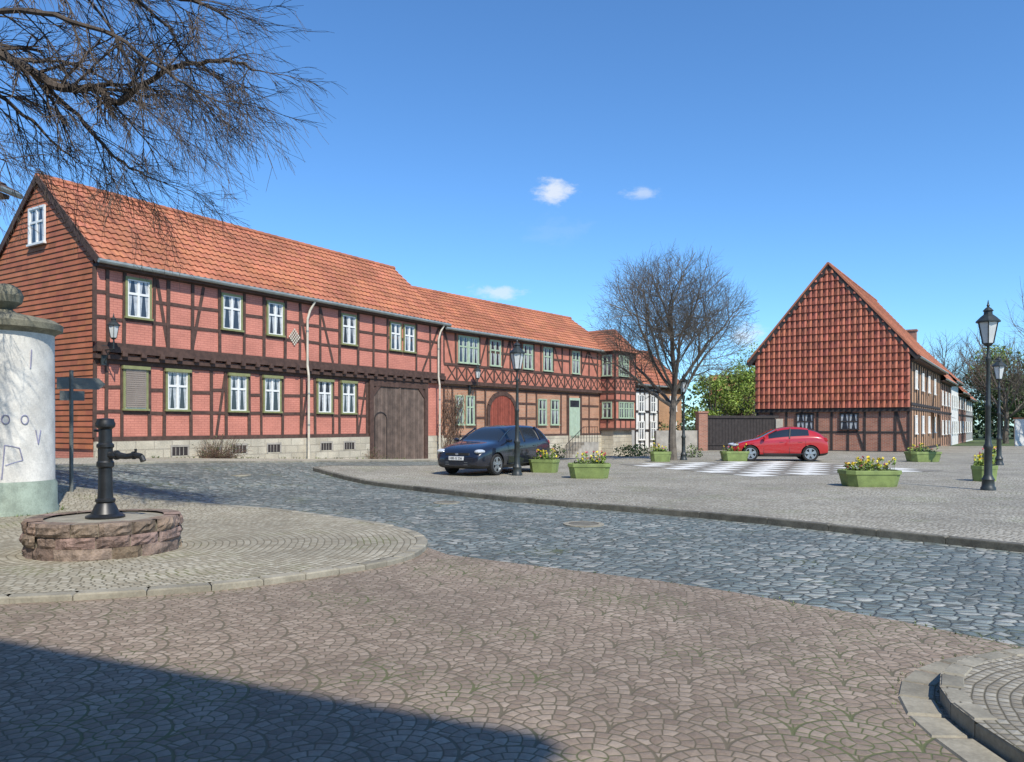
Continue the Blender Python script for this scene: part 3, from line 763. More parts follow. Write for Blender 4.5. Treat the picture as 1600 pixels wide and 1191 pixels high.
for u in (2,5.2,8.5,12): window(tb,FT,u,.8,3.7,4.8,.05,1,1,2,3); window(tb,FT,u,.8,1.1,2.2,.05,1,1,2,3)
for u in (3,7,11): fbeam(tb,FT,u,2.9,u+.9,5.2,.13,.02,.055)
for u in (10,14): 
    tb.face([FT.P(u,2.5,.05),FT.P(u+1.8,2.5,.05),FT.P(u+1.8,2.1,1.1),FT.P(u,2.1,1.1)],7)
tb.build(rt3)
def row_house(name,u0,L,ev,rd,wm,tm=M_timberb,timber=True,ws=2.6):
    O=(BT[0]+DT[0]*u0,BT[1]+DT[1]*u0)
    rt,F=gabled(name,O,DT,NTn,L,DP,-.3,ev,rd,.4,wm,M_tile,tw=.4,rh=.5,endov=.1)
    m=MB('details',[tm,M_frame,M_glass,M_curt,M_door])
    if timber:
        for z_ in (2.5,ev-.25): fbox(m,F,0,L,z_,z_+.15,0,.05,0)
        u=.1
        while u<L: fbox(m,F,u,u+.14,.1,ev-.1,0,.04,0); u+=1.5
    u=1.4
    while u<L-.8:
        window(m,F,u,.8,3.1,4.2,.04,1,1,2,3); window(m,F,u,.8,.9,2.0,.04,1,1,2,3); u+=ws
    m.build(rt); return rt,F
row_house('orange_row_house',16.1,9,5.0,10.6,M_orbrick)
row_house('white_row_house',25.3,7,5.3,10.3,M_white,timber=False,ws=2.2)
rtd,FD=row_house('brick_row_house',32.5,9,4.6,9.6,M_redbrick,timber=True,ws=3)
row_house('distant_row_house',41.7,10,4.3,9.2,M_white,timber=True)
chm=MB('chimney',[M_redbrick]); fbox(chm,FD,4,4.8,8.6,10.9,-4.7,-3.9,0); fbox(chm,FD,3.9,4.9,10.9,11.05,-4.8,-3.8,0); chm.build(rtd)
def simple_house(name,O,d,L,dep,ev,rd,wm,zb=-.8,timber=False):
    n=(d[1],-d[0]); rt,F=gabled(name,O,d,n,L,dep,zb,ev,rd,.3,wm,M_tile,tw=.35,rh=.45)
    m=MB('details',[M_timberb,M_frame,M_glass,M_curt])
    if timber:
        for z_ in (-.3,1.2,2.5,3.9,ev-.25): fbox(m,F,0,L,z_,z_+.14,0,.05,0)
        u=0
        while u<=L-.05: fbox(m,F,u,u+.13,-.5,ev-.2,0,.04,0); u+=L/5-.02
    u=L*.25
    while u<L: window(m,F,u,.8,ev-1.9,ev-.7,.04,1,1,2,3); window(m,F,u,.8,.6,1.9,.04,1,1,2,3); u+=L*.5
    m.build(rt); return rt,F
simple_house('white_half_timbered_house',(8.3,52.0),(.62,.785),3.4,6,4.4,6.6,M_white,timber=True)
simple_house('yellow_house',(10.0,58),(.8,.6),4.2,7,4.6,7.6,M_tanbrick)
simple_house('far_house',(19.5,75),(.97,-.24),9,7,3.6,6.6,M_white)
gw=root('garden_gate'); m=MB('gate_and_pillars',[M_redbrick,M_timberb,M_tile,M_wallst])
GW=Fr((11.15,46.2),(.99,.14),(.14,-.99))
fbox(m,GW,0,.55,-.5,2.35,-.3,.25,0); fbox(m,GW,-.05,.6,2.35,2.45,-.35,.3,0)
for k in range(22): fbox(m,GW,.6+k*.2,.785+k*.2,-.5,2.2+ru(-.02,.02),-.1,-.06,1)
fbox(m,GW,.55,5.2,2.05,2.2,-.06,.0,1); fbox(m,GW,.55,5.2,.4,.5,-.06,-.02,1)
fbox(m,GW,5.0,7.2,-.5,2.0,-.3,.05,3)
m.build(gw)
gw=root('garden_wall'); m=MB('wall',[M_wallst]); fbox(m,GW,-2.6,0,-.8,1.3,-.2,.1,0); m.build(gw)
gw=root('white_garden_wall'); m=MB('wall',[M_white,M_tile]); 
GX=Fr((38,58),(.98,-.2),(-.2,-.98)); fbox(m,GX,0,14,-.1,2.1,-.2,0,0); fbox(m,GX,-.05,14,2.1,2.2,-.26,.06,1); m.build(gw)
rtn,_=gabled('neighbour_house',(-12.05,17.6),(-.1,-.995),(.995,-.1),9,7,-.2,6.95,9.4,.55,M_wallst,M_tiled,tw=.3,endov=.3)
# church behind the photographer (casts the foreground shadow)
EL=math.radians(48); SH=(.43,-.903)
Hc=13.0; k=Hc/math.tan(EL)
cx,cy=.165+k*SH[0],3.96+k*SH[1]
fd=(-.914,.406); bd=(-.406,-.914)
ch_=root('church'); m=MB('church_walls',[M_wallst,M_tile])
FC=Fr((cx,cy),fd,(-bd[0],-bd[1]))
fbox(m,FC,.5,24,-.2,Hc-.25,-14,-.5,0); fbox(m,FC,0,24.5,Hc-.25,Hc,-14.5,0,1)
m.build(ch_)

# ---------------------------------------------------------------- advertising column
col=root('advertising_column'); m=MB('shaft',[M_colw,M_colg,M_colc])
cx_,cy_=-8.92,13.5; cz_=h(cx_,cy_)+.05
lathe(m,[(.83,-.1),(.83,.06),(.81,.12),(.805,.50),(.77,.56)],(cx_,cy_,cz_),40,1)
lathe(m,[(.77,.56),(.76,3.12)],(cx_,cy_,cz_),40,0)
lathe(m,[(.76,3.12),(.80,3.16),(.89,3.2),(.90,3.30),(.84,3.34),(.78,3.38),(.5,3.44),(.2,3.5),(.12,3.56),(.16,3.60),(.26,3.68),(.29,3.80),(.24,3.92),(.14,3.99),(0,4.02)],(cx_,cy_,cz_),40,2)
m.build(col,smooth=True,weld=True,angle=35)
m=MB('faded_graffiti',[M_mark])
def cp(a,z,rr=.773): return Vector((cx_+rr*math.cos(a),cy_+rr*math.sin(a),cz_+z))
def strokes(pts,a0,z0,s):
    for p,q in zip(pts,pts[1:]):
        tube(m,cp(a0+p[0]*s,z0+p[1]*s*.8),cp(a0+q[0]*s,z0+q[1]*s*.8),.010,.010,4)
circ=[(.12*math.cos(i*.5),.16*math.sin(i*.5)) for i in range(14)]
face=math.atan2(-cy_,-cx_)
strokes([(0,0),(.04,.55),(.25,.5),(.3,.3),(.05,.22)],face-.05,.62,1.3); strokes(circ,face+.02,1.62,.6); strokes(circ,face+.38,1.62,.6)
strokes([(0,0),(.03,.5)],face+.5,2.5,.8); strokes([(0,.5),(.1,0),(.2,.5)],face+.62,1.2,.6)
m.build(col)
# ---------------------------------------------------------------- pump
pump=root('water_pump'); px_,py_=-5.03,9.5; pz=.07
m=MB('stone_plinth',[M_plint,M_kerb])
lathe(m,[(.82,-.1),(.82,.385),(.0,.392)],(px_,py_,pz),32,1)
for course,(za,zb2,n) in enumerate(((-.1,.13,11),(.13,.265,14),(.265,.41,17))):
    cuts=[i+ru(-.28,.28) for i in range(n)]
    for i in range(n):
        a0=2*math.pi*(cuts[i]+course*.37)/n+.003; a1=2*math.pi*((cuts[i+1] if i<n-1 else cuts[0]+n)+course*.37)/n-.003
        rO=.87+ru(-.012,.015); tt=ru(.6,1.2); tc=(tt,tt*ru(.93,1.06),tt*ru(.9,1.1)); zt=zb2+ru(-.006,.004); ns=6
        grid=[]
        for a in range(ns+1):
            col_=[]
            for b in range(5):
                aa=a0+(a1-a0)*a/ns; zz=za+(zt-za)*b/4; ed=(a in(0,ns))or(b in(0,4))
                col_.append((aa,zz,rO+(-.018 if ed else ru(-.012,.018))))
            grid.append(col_)
        pp=lambda g:(px_+g[2]*math.cos(g[0]),py_+g[2]*math.sin(g[0]),pz+g[1])
        for a in range(ns):
            for b in range(4): m.face([pp(grid[a][b]),pp(grid[a+1][b]),pp(grid[a+1][b+1]),pp(grid[a][b+1])],0,None,tc)
            q0=grid[a][4]; q1=grid[a+1][4]
            m.face([pp(q0),pp(q1),pp((q1[0],q1[1],.66)),pp((q0[0],q0[1],.66))],0,None,tc)
m.build(pump)
m=MB('pump_body',[M_iron]); b0=pz+.385
lathe(m,[(.0,.0),(.22,0),(.225,.03),(.19,.05),(.165,.06),(.15,.09),(.12,.16),(.10,.19),(.115,.21),(.115,.235),(.09,.25),(.082,.36),(.078,.62),(.10,.64),(.10,.69),(.085,.71),(.085,.86),(.10,.88),(.10,.91),(.078,.93),(.075,1.10),(.11,1.13),(.115,1.17),(.10,1.20),(.10,1.225),(.0,1.24)],(px_,py_,b0),20)
sp=Vector((px_,py_,b0+.78))
sd=Vector((.97,-.24,0))
pts=[sp,sp+sd*.16+Vector((0,0,.0)),sp+sd*.30+Vector((0,0,-.015)),sp+sd*.44+Vector((0,0,.0)),sp+sd*.52+Vector((0,0,-.01)),sp+sd*.55+Vector((0,0,-.07))]
rs=[.055,.045,.035,.038,.034,.036]
for i in range(5): tube(m,pts[i],pts[i+1],rs[i],rs[i+1],10,0,1,True)
tube(m,sp+sd*.15,sp+sd*.18,.06,.06,10,0,1,True); tube(m,sp+sd*.44+Vector((0,0,.03)),sp+sd*.44+Vector((0,0,.08)),.012,.018,8,0,1,True)
tube(m,sp+sd*.40,sp+sd*.43,.05,.05,10,0,1,True)
tube(m,Vector((px_,py_,b0+1.08)),Vector((px_,py_,b0+1.08))-sd*.16,.022,.018,8,0,1,True)
m.build(pump,smooth=True,weld=True,angle=35)
# sign post
sg=root('direction_sign'); m=MB('post_and_panel',[M_sign])
sx,sy=-9.18,16.0; sz_=h(sx,sy)
tube(m,(sx,sy,sz_-.1),(sx,sy,2.75),.04,.04,10,0,1,True)
FSg=Fr((sx-.1,sy-.05),(.80,.6),(.6,-.8))
fbox(m,FSg,-.15,.62,2.36,2.6,.0,.03,0); m.face([FSg.P(.62,2.36,.015),FSg.P(.75,2.48,.015),FSg.P(.62,2.6,.015)],0)
fbox(m,FSg,-.1,.35,2.12,2.32,.0,.03,0)
m.build(sg)

# ---------------------------------------------------------------- planters
def leafcloud(M,c,rx,ry,rz,n,s,m=0,lo=.6,hi=1.3,shell=False):
    for _ in range(n):
        while True:
            p=Vector((ru(-1,1),ru(-1,1),ru(-1,1)))
            if p.length<=1: break
        if shell and p.length>0: p=p.normalized()*(p.length**.35)
        q=Vector((c[0]+p.x*rx,c[1]+p.y*ry,c[2]+p.z*rz))
        a=Vector((ru(-1,1),ru(-1,1),ru(-1,1))).normalized()*s*ru(.5,1.2); b=a.cross(Vector((ru(-1,1),ru(-1,1),ru(-1,1)))).normalized()*s*ru(.35,.8)
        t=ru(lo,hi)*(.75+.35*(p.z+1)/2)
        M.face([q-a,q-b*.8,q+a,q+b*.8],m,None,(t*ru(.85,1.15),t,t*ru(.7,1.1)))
def planter(px,py,wpx,rotz=0,fl=1,hgt=.42):
    x,y=G(px,py,.10); z=h(x,y)+.10; y+=.3
    w=wpx*y/FP/2; dpt=w*.62
    rt=root('flower_planter'); m=MB('box',[M_planter,M_soil])
    R_=Matrix.Rotation(rotz,3,'Z'); C=Vector((x,y,z))
    def ring(s,zz,ins=0.0):
        a=w*s-ins; b=dpt*s-ins; c=.24*min(w,1)
        return [C+R_@Vector(p)+Vector((0,0,zz)) for p in ((a-c,-b,0),(a,-b+c,0),(a,b-c,0),(a-c,b,0),(-a+c,b,0),(-a,b-c,0),(-a,-b+c,0),(-a+c,-b,0))]
    rings=[ring(.86,0),ring(.88,.04),ring(.96,hgt-.10),ring(1.0,hgt-.095),ring(1.0,hgt-.01),ring(.985,hgt),ring(.93,hgt),ring(.91,hgt-.05)]
    for a,b in zip(rings,rings[1:]):
        for i in range(8):
            j=(i+1)%8; m.face([a[i],a[j],b[j],b[i]],0)
    m.face(rings[-1],1); m.face(rings[0][::-1],0)
    m.build(rt)
    f=MB('flowers',[M_leafd,M_petal,M_petal2,M_leaf])
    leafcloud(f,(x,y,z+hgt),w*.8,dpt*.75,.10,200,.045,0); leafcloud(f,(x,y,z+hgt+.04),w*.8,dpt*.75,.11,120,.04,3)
    for _ in range(int(24*fl)):
        a=C+R_@Vector((ru(-.8,.8)*w,ru(-.8,.8)*dpt,0)); zt=z+hgt+ru(.08,.34)
        tube(f,(a.x,a.y,z+hgt-.03),(a.x,a.y,zt),.005,.005,3,3)
        for _ in range(3): leafcloud(f,(a.x+ru(-.04,.04),a.y,zt-ru(.03,.18)),.03,.03,.05,2,.05,3)
        mm=1 if R()<.75 else 2
        leafcloud(f,(a.x,a.y,zt),.03,.03,.03,7,.04,mm,.9,1.2)
    f.build(rt); return rt
planter(851,739,46,-.3,.6); planter(922,748,66,-.05,1); planter(1034,722,32,0,.5); planter(1151,721,42,0,.6)
planter(1448,722,50,.05,.7); planter(1367,761,86,.0,1.8,.40); planter(1549,753,40,.5,.8); planter(1556,726,26,.2,.5)

# ---------------------------------------------------------------- cars
def car(name,pos,f,L,H,Wd,paint,z,plate,hatch=False):
    rt=root(name); f=Vector((f[0],f[1],0)).normalized(); s=Vector((-f.y,f.x,0)); up=Vector((0,0,1))
    C=Vector((pos[0],pos[1],z)); 
    def P(x,y,zz): return C+f*(L/2-x)+s*y+up*zz
    hs=H/1.47
    fx=[0,.012,.05,.13,.21,.275,.36,.45,.57,.70,.83,.925,.972,.99,1.0]
    zt=[.50,.66,.80,.90,.965,1.01,1.23,1.42,1.49,1.49,1.47,1.41,1.02,.88,.70]
    bl=[.46,.60,.71,.81,.87,.915,.94,.96,.98,1.0,1.035,1.05,.93,.80,.64]
    hw=[.62,.75,.84,.885,.90,.905,.905,.905,.905,.905,.90,.885,.85,.80,.72]
    wt=[.45,.60,.70,.75,.76,.74,.70,.655,.64,.63,.625,.62,.70,.66,.58]
    zb=[.30,.24,.20,.19,.18,.18,.18,.18,.18,.18,.18,.20,.24,.28,.34]
    if hatch:
        fx=[0,.012,.05,.14,.225,.30,.39,.48,.58,.69,.80,.90,.962,.988,1.0]
        zt=[.46,.60,.74,.86,.935,.985,1.20,1.39,1.48,1.48,1.43,1.30,1.06,.90,.68]
        bl=[.44,.56,.67,.78,.85,.90,.93,.95,.98,1.01,1.05,1.06,.95,.82,.62]
        wt=[.45,.60,.70,.75,.76,.74,.69,.64,.62,.60,.585,.59,.68,.66,.58]
    hwf=Wd/1.81
    sec=[]
    for i in range(len(fx)):
        w=hw[i]*hwf; T=zt[i]*hs; Bt=bl[i]*hs; b=zb[i]; we=wt[i]*hwf
        e=T-.03 if 5<i<12 else T-.02
        half=[(0,b),(w*.86,b),(w*.965,b+.07),(w,b+(Bt-b)*.55),(w*.99,Bt-.05),(w*.955,Bt),(we,e),(we*.62,T-.006),(0,T)]
        sec.append(half)
    m=MB('body',[paint,M_cglass,M_blackp])
    n=len(sec[0])
    for i in range(len(fx)-1):
        x0=fx[i]*L; x1=fx[i+1]*L
        for j in range(n-1):
            mm=0
            if j==5 and 6<=i<=(9 if hatch else 10): mm=1
            if j>=6 and i in (5,6): mm=1
            if j>=6 and (i==11 or (hatch and i==10)): mm=1
            if j<=1: mm=2
            a,b,c,d=sec[i][j],sec[i][j+1],sec[i+1][j+1],sec[i+1][j]
            for sg_ in (1,-1):
                q=[P(x0,sg_*a[0],a[1]),P(x0,sg_*b[0],b[1]),P(x1,sg_*c[0],c[1]),P(x1,sg_*d[0],d[1])]
                m.face(q if sg_>0 else q[::-1],mm)
    for i,x in ((0,0),(len(fx)-1,L)):
        for j in range(n-1):
            a,b=sec[i][j],sec[i][j+1]
            m.face([P(x,a[0],a[1]),P(x,b[0],b[1]),P(x,-b[0],b[1]),P(x,-a[0],a[1])] if j>0 and j<n-2 else ([P(x,0,a[1]),P(x,b[0],b[1]),P(x,-b[0],b[1])] if j==0 else [P(x,a[0],a[1]),P(x,0,b[1]),P(x,-a[0],a[1])]),0)
    ob=m.build(None,weld=True)
    sub=ob.modifiers.new('s','SUBSURF'); sub.levels=2; sub.render_levels=2
    ax_f=.205*L; ax_r=.205*L+.605*L; wr=.325
    cuts=[]
    for ax in (ax_f,ax_r):
        c=MB('cut',[M_blackp]); 
        p0=P(ax,-1.2,wr); c0=[];c1=[]
        for i in range(32):
            a=2*math.pi*i/32; v=f*math.cos(a)*(wr+.05)+up*math.sin(a)*(wr+.05)
            c0.append(p0+v); c1.append(P(ax,1.2,wr)+v)
        for i in range(32):
            j=(i+1)%32; c.face([c0[i],c0[j],c1[j],c1[i]])
        c.face(c0[::-1]); c.face(c1)
        co=c.build(None,weld=True); cuts.append(co)
        bo=ob.modifiers.new('b','BOOLEAN'); bo.operation='DIFFERENCE'; bo.object=co; bo.solver='EXACT'
    bpy.context.view_layer.update()
    dg=bpy.context.evaluated_depsgraph_get()
    nm=bpy.data.meshes.new_from_object(ob.evaluated_get(dg))
    nm.polygons.foreach_set('use_smooth',[True]*len(nm.polygons))
    try: nm.set_sharp_from_angle(angle=math.radians(38))
    except Exception: pass
    ob.modifiers.clear(); ob.data=nm; ob.parent=rt
    for c in cuts: bpy.data.objects.remove(c,do_unlink=True)
    w=MB('wheels',[M_tyre,M_rim,M_blackp])
    for ax in (ax_f,ax_r):
        for sg_ in (1,-1):
            cc=P(ax,sg_*(Wd/2-.12),wr); axv=s*sg_
            lathe(w,[(.0,-.1),(.30,-.1),(wr,-.07),(wr,.07),(.30,.105),(.235,.10),(.225,.07)],cc,28,0,axis='a',flip=(axv,f))
            lathe(w,[(.225,.07),(.0,.03)],cc,28,2,axis='a',flip=(axv,f)); lathe(w,[(.232,.07),(.232,.10),(.205,.10),(.205,.06)],cc,28,1,axis='a',flip=(axv,f))
            for q in range(5):
                a=2*math.pi*q/5+.3; dv=f*math.cos(a)+up*math.sin(a); tv=f*-math.sin(a)+up*math.cos(a)
                A=cc+axv*.085; 
                w.face([A-tv*.04,A+tv*.04,A+dv*.21+tv*.06,A+dv*.21-tv*.06],1); w.face([A-tv*.04-axv*.05,A-tv*.04,A+dv*.21-tv*.06,A+dv*.21-tv*.06-axv*.05],1)
            lathe(w,[(0,.10),(.05,.095),(.055,.06)],cc,12,1,axis='a',flip=(axv,f))
    w.build(rt)
    d=MB('details',[paint,M_blackp,M_head,M_plate,M_taill,M_rim,M_cglass])
    def bx(x0,x1,y0,y1,z0,z1,mm):
        c=[P(x,y,zz) for x in (x0,x1) for y in (y0,y1) for zz in (z0,z1)]
        for q in ((0,1,3,2),(4,5,7,6),(0,1,5,4),(2,3,7,6),(0,2,6,4),(1,3,7,5)): d.face([c[i] for i in q],mm)
    def ell(x,y,zz,a,b,c_,mm,n=14):
        for i in range(n):
            for j in range(7):
                def q(i,j):
                    t=2*math.pi*i/n; p=-math.pi/2+math.pi*j/7
                    return P(x+a*math.cos(p)*math.cos(t),y+b*math.cos(p)*math.sin(t),zz+c_*math.sin(p))
                d.face([q(i,j),q(i+1,j),q(i+1,j+1),q(i,j+1)],mm)
    for sg_ in (1,-1):
        ell(.25,sg_*.68*hwf,(.68 if hatch else .71)*hs,.22,.15,.07,2); ell(.17,sg_*.62*hwf,.37,.10,.11,.055,1); ell(.13,sg_*.62*hwf,.37,.09,.05,.035,2)
        ell(L-.17,sg_*.74*hwf,.90*hs,.13,.10,.12,4)
        mx=fx[6]*L-.18
        ell(mx,sg_*(.99*hwf),1.02*hs,.07,.11,.065,0); tube(d,P(mx+.02,sg_*.86*hwf,.96*hs),P(mx,sg_*.95*hwf,1.0*hs),.02,.02,6,1)
        xs_=[(fx[5]*L,sec[5][6]),(fx[6]*L,sec[6][6]),(fx[7]*L,sec[7][6])]
        for (xa,pa),(xb,pb) in zip(xs_,xs_[1:]): tube(d,P(xa,sg_*pa[0]*.985,pa[1]-.012),P(xb,sg_*pb[0]*.985,pb[1]-.012),.028,.028,6,0)
        xB=(.60 if hatch else .575)*L; tube(d,P(xB,sg_*.875*hwf,.97*hs),P(xB+.06,sg_*.645*hwf,1.40*hs),.03,.03,6,1)
        if not hatch:
            xB=.80*L; tube(d,P(xB,sg_*.875*hwf,1.01*hs),P(xB+.02,sg_*.64*hwf,1.42*hs),.04,.04,6,0)
        for xx in ((.34*L,.60*L,.76*L) if hatch else (.34*L,.57*L,.76*L)): bx(xx,xx+.008,sg_*.885*hwf,sg_*.8985*hwf,.33,.88*hs,1)
        bx(.34*L,.76*L,sg_*.87*hwf,sg_*.904*hwf,.30,.335,1)
        for xx in (.50*L,.69*L): bx(xx,xx+.16,sg_*.87*hwf,sg_*.915*hwf,.82*hs,.845*hs,0)
    bx(.03,.16,-.42,.42,.60*hs,.67*hs,1); bx(.012,.16,-.50,.50,.28,.47,1); bx(-.02,.12,-.26,.26,.47,.58,3)
    bx(.005,.06,-.4,.4,.335,.345,5); bx(.005,.06,-.4,.4,.40,.41,5)
    ell(.025,0,.635*hs,.015,.06,.03,5)
    bx(L-.06,L+.012,-.26,.26,.62,.73,3)
    d.build(rt,weld=True)
    if plate:
        tx=bpy.data.curves.new('plate_text','FONT'); tx.body=plate; tx.size=.1; tx.align_x='CENTER'; tx.align_y='CENTER'; tx.extrude=.001
        tx.materials.append(M_blackp)
        to=bpy.data.objects.new('plate_text',tx); bpy.context.scene.collection.objects.link(to)
        X=s; Z=f
        mt=Matrix((( X.x,0,Z.x,0),(X.y,0,Z.y,0),(0,1,0,0),(0,0,0,1)))
        mt.translation=P(-.024,0,.525); to.matrix_world=mt; to.parent=rt
    return rt
x,y=G(771,742,.10)
car('black_estate_car',(x+.05,y+1.2),(-.53,-.848),4.3,1.5,1.82,M_black,.10+.004,'HBS G 236')
x,y=G(1222,721,.10)
car('red_hatchback_car',(x,y+.7),(-.975,.18),3.95,1.44,1.76,M_red,.104,None,hatch=True)

# ---------------------------------------------------------------- trees
def tree(name,base,levels,seed,mat,limb_len,trunk_h,trunk_r,up=.5,spread=1.0,counts=(8,7,6,5,3),shr=.62,ell=None,rmin=.0035):
    random.seed(seed)
    M=MB('branches',[mat])
    def out(p):
        if not ell: return False
        c,rx,rz=ell
        return ((p.x-c[0])/rx)**2+((p.y-c[1])/rx)**2+((p.z-c[2])/rz)**2>ru(.6,1.15)
    def br(p,d,L,r,lv):
        n=4 if lv<3 else (3 if lv<4 else 2); pts=[p]; dirs=[d]; cur=Vector(p); dd=Vector(d)
        for i in range(n):
            dd=(dd+Vector((ru(-1,1),ru(-1,1),ru(-.6,.9)))*(.18 if lv<2 else .22)*(0.4 if lv==0 else 1)+Vector((0,0,up*.10))).normalized()
            cur=cur+dd*L/n
            if lv>0 and i>0 and out(cur): break
            pts.append(cur.copy()); dirs.append(dd.copy())
        n=len(pts)-1
        sides=8 if lv==0 else (6 if lv==1 else (4 if lv<=3 else 3))
        r1=r*(.62 if lv<levels else .4)
        for i in range(n):
            ra=r+(r1-r)*i/n; rb=r+(r1-r)*(i+1)/n
            tube(M,pts[i],pts[i+1],ra,rb,sides)
        if lv>=levels: return
        k=counts[lv]
        for c in range(k):
            f=ru(.25,1.0) if lv>0 else ru(.66,1.0)
            if c==0: f=1.0
            ii=min(n-1,int(f*n)); ff=f*n-ii
            q=pts[ii].lerp(pts[ii+1],ff)
            if lv>1 and out(q): continue
            bd=dirs[ii+1]
            ang=ru(.35,.95)*spread*(1.1 if lv==0 else 1); 
            if c==0: ang*=.3
            az=2*math.pi*(c/k)+ru(-.4,.4)
            a=bd.orthogonal().normalized(); b=bd.cross(a)
            nd_=(bd*math.cos(ang)+(a*math.cos(az)+b*math.sin(az))*math.sin(ang)).normalized()
            rr=r1*(ru(.45,.75) if c else .85)
            br(q,nd_,(limb_len if lv==0 else L*shr)*ru(.75,1.15),max(rr,rmin),lv+1)
    br(Vector(base),Vector((0,0,1)),trunk_h,trunk_r,0)
    rt=root(name); M.build(rt); return rt
x,y=G(1052,719,.10); z=h(x,y)+.05
tree('bare_tree',(x,y,z),5,14,M_bark2,3.5,3.1,.19,.35,1.15,(9,8,7,6,4),.66,ell=((x,y,6.1),3.75,3.45),rmin=.0052)
tree('bare_tree',(40.5,55,-.1),4,21,M_bark2,4.2,3.5,.25,.4,.95,(8,7,6,6),.62,rmin=.008)
tree('bare_tree',(45,70,-.1),4,24,M_bark2,4.0,3.0,.25,.4,.95,(8,7,6,5),.62,rmin=.009)
tree('bare_tree',(60,108,-.1),4,27,M_bark2,5.4,4.0,.3,.4,.95,(8,7,6,6),.62,rmin=.016)
tree('bare_tree',(70,112,-.1),4,28,M_bark2,5.0,4.0,.3,.4,.95,(8,7,6,6),.62,rmin=.016)
random.seed(5)
ot=root('overhanging_tree'); M=MB('branches',[M_bark])
tb0=Vector((-12.2,12.2,-.1)); hub=Vector((-11.6,12.4,5.6))
tube(M,tb0,Vector((-11.9,12.3,3)),.42,.34,12); tube(M,Vector((-11.9,12.3,3)),hub,.34,.26,12)
limbs=[
 ([W(*p) for p in ((-40,60,12.4),(40,105,12.2),(95,135,12.05),(150,138,12),(185,160,11.9),(240,118,11.8),(310,98,11.6),(370,100,11.4),(400,110,11.3))],.085,.8),
 ([W(*p) for p in ((60,120,12.2),(120,180,12.4),(170,235,12.5),(215,270,12.6),(265,290,12.8))],.04,.9),
 ([W(*p) for p in ((-40,-60,12.0),(80,-40,11.6),(180,-20,11.2),(250,-10,11.0),(310,5,10.8),(360,30,10.6))],.07,.75),
 ([W(*p) for p in ((180,-20,11.2),(250,30,11.3),(290,90,11.4),(310,140,11.5))],.028,.85),
 ([W(*p) for p in ((-60,120,12.6),(0,150,12.8),(50,190,13),(90,230,13.1),(120,255,13.2))],.045,.85),
 ([W(*p) for p in ((-60,20,11.5),(60,20,11.2),(160,50,11.0),(230,90,10.8),(290,130,10.6),(345,160,10.5))],.045,.8),
 ([W(*p) for p in ((-60,-160,11.8),(140,-120,11.2),(260,-90,10.6),(340,-60,10.2))],.06,.7),
 ([W(*p) for p in ((-60,90,13.2),(30,95,13.4),(120,100,13.5),(200,150,13.6),(250,190,13.7))],.04,.9),
 ([W(*p) for p in ((100,-45,11.6),(170,40,11.5),(205,110,11.4),(225,170,11.4))],.025,.85),
 ([W(*p) for p in ((-60,200,12.0),(-10,235,12.0),(10,255,12.1))],.02,.8),
 ([Vector((-11.6,12.4,6.2)),Vector((-10.0,10.6,7.2)),Vector((-8.6,9.6,7.4)),Vector((-7.6,9.3,7.0)),Vector((-7.1,9.2,6.5))],.09,.8),  # this limb and the next: out of frame, added to cast shadows on the column
 ([Vector((-11.6,12.4,6.6)),Vector((-9.6,10.2,8.2)),Vector((-8.2,8.9,8.6)),Vector((-7.3,8.4,8.3))],.08,.8),
]
def droop(p,d,L,r,lv):
    n=6 if lv==0 else (4 if lv<2 else 3); cur=Vector(p); dd=Vector(d).normalized(); pts=[cur.copy()]; ds=[dd.copy()]
    for i in range(n):
        dd=(dd+Vector((ru(-1,1),ru(-1,1),ru(-1,1)))*.15+Vector((.04,-.01,-.08))).normalized()
        cur=cur+dd*L/n; pts.append(cur.copy()); ds.append(dd.copy())
    r1=max(r*.35,.0022)
    for i in range(n): tube(M,pts[i],pts[i+1],r+(r1-r)*i/n,r+(r1-r)*(i+1)/n,4 if lv<1 else 3)
    if lv>=2: return
    k=(6,5)[lv]
    for c in range(k):
        f=ru(.12,.98); ii=min(n-1,int(f*n)); q=pts[ii].lerp(pts[ii+1],f*n-ii); bd=ds[ii+1]
        a=bd.orthogonal().normalized(); b=bd.cross(a); az=ru(0,6.28); ang=ru(.3,.75)
        nd_=bd*math.cos(ang)+(a*math.cos(az)+b*math.sin(az))*math.sin(ang)
        droop(q,nd_,L*ru(.4,.65),max(r*.5,.003),lv+1)
for P,r0,tl in limbs:
    if P[0].x/P[0].y<-.68 and r0<.085:
        tube(M,hub+Vector((0,0,ru(-1.5,.5))),P[0],.16,r0*1.1,8)
    Q=[]
    for i in range(len(P)-1):
        a=P[max(0,i-1)];b=P[i];c=P[i+1];d=P[min(len(P)-1,i+2)]
        for s in range(4):
            t_=s/4; Q.append(.5*((2*b)+(c-a)*t_+(2*a-5*b+4*c-d)*t_*t_+(3*b-a-3*c+d)*t_**3)+Vector((ru(-1,1),ru(-1,1),ru(-1,1)))*.03)
    Q.append(P[-1]); N_=len(Q)
    for i in range(N_-1):
        ra=r0*(1-.85*i/N_); rb=r0*(1-.85*(i+1)/N_); tube(M,Q[i],Q[i+1],ra,rb,7)
        bd=(Q[i+1]-Q[i]).normalized()
        for _ in range(2 if i%3==0 else 1):
            a=bd.orthogonal().normalized(); b=bd.cross(a); az=ru(0,6.28); ang=ru(.4,.95)
            nd_=bd*math.cos(ang)+(a*math.cos(az)+b*math.sin(az))*math.sin(ang)
            droop(Q[i],nd_,ru(.8,1.7)*tl,max(.007,rb*.4),0)
    droop(Q[-1],bd,1.1*tl,.008,0)
M.build(ot)
random.seed(33)
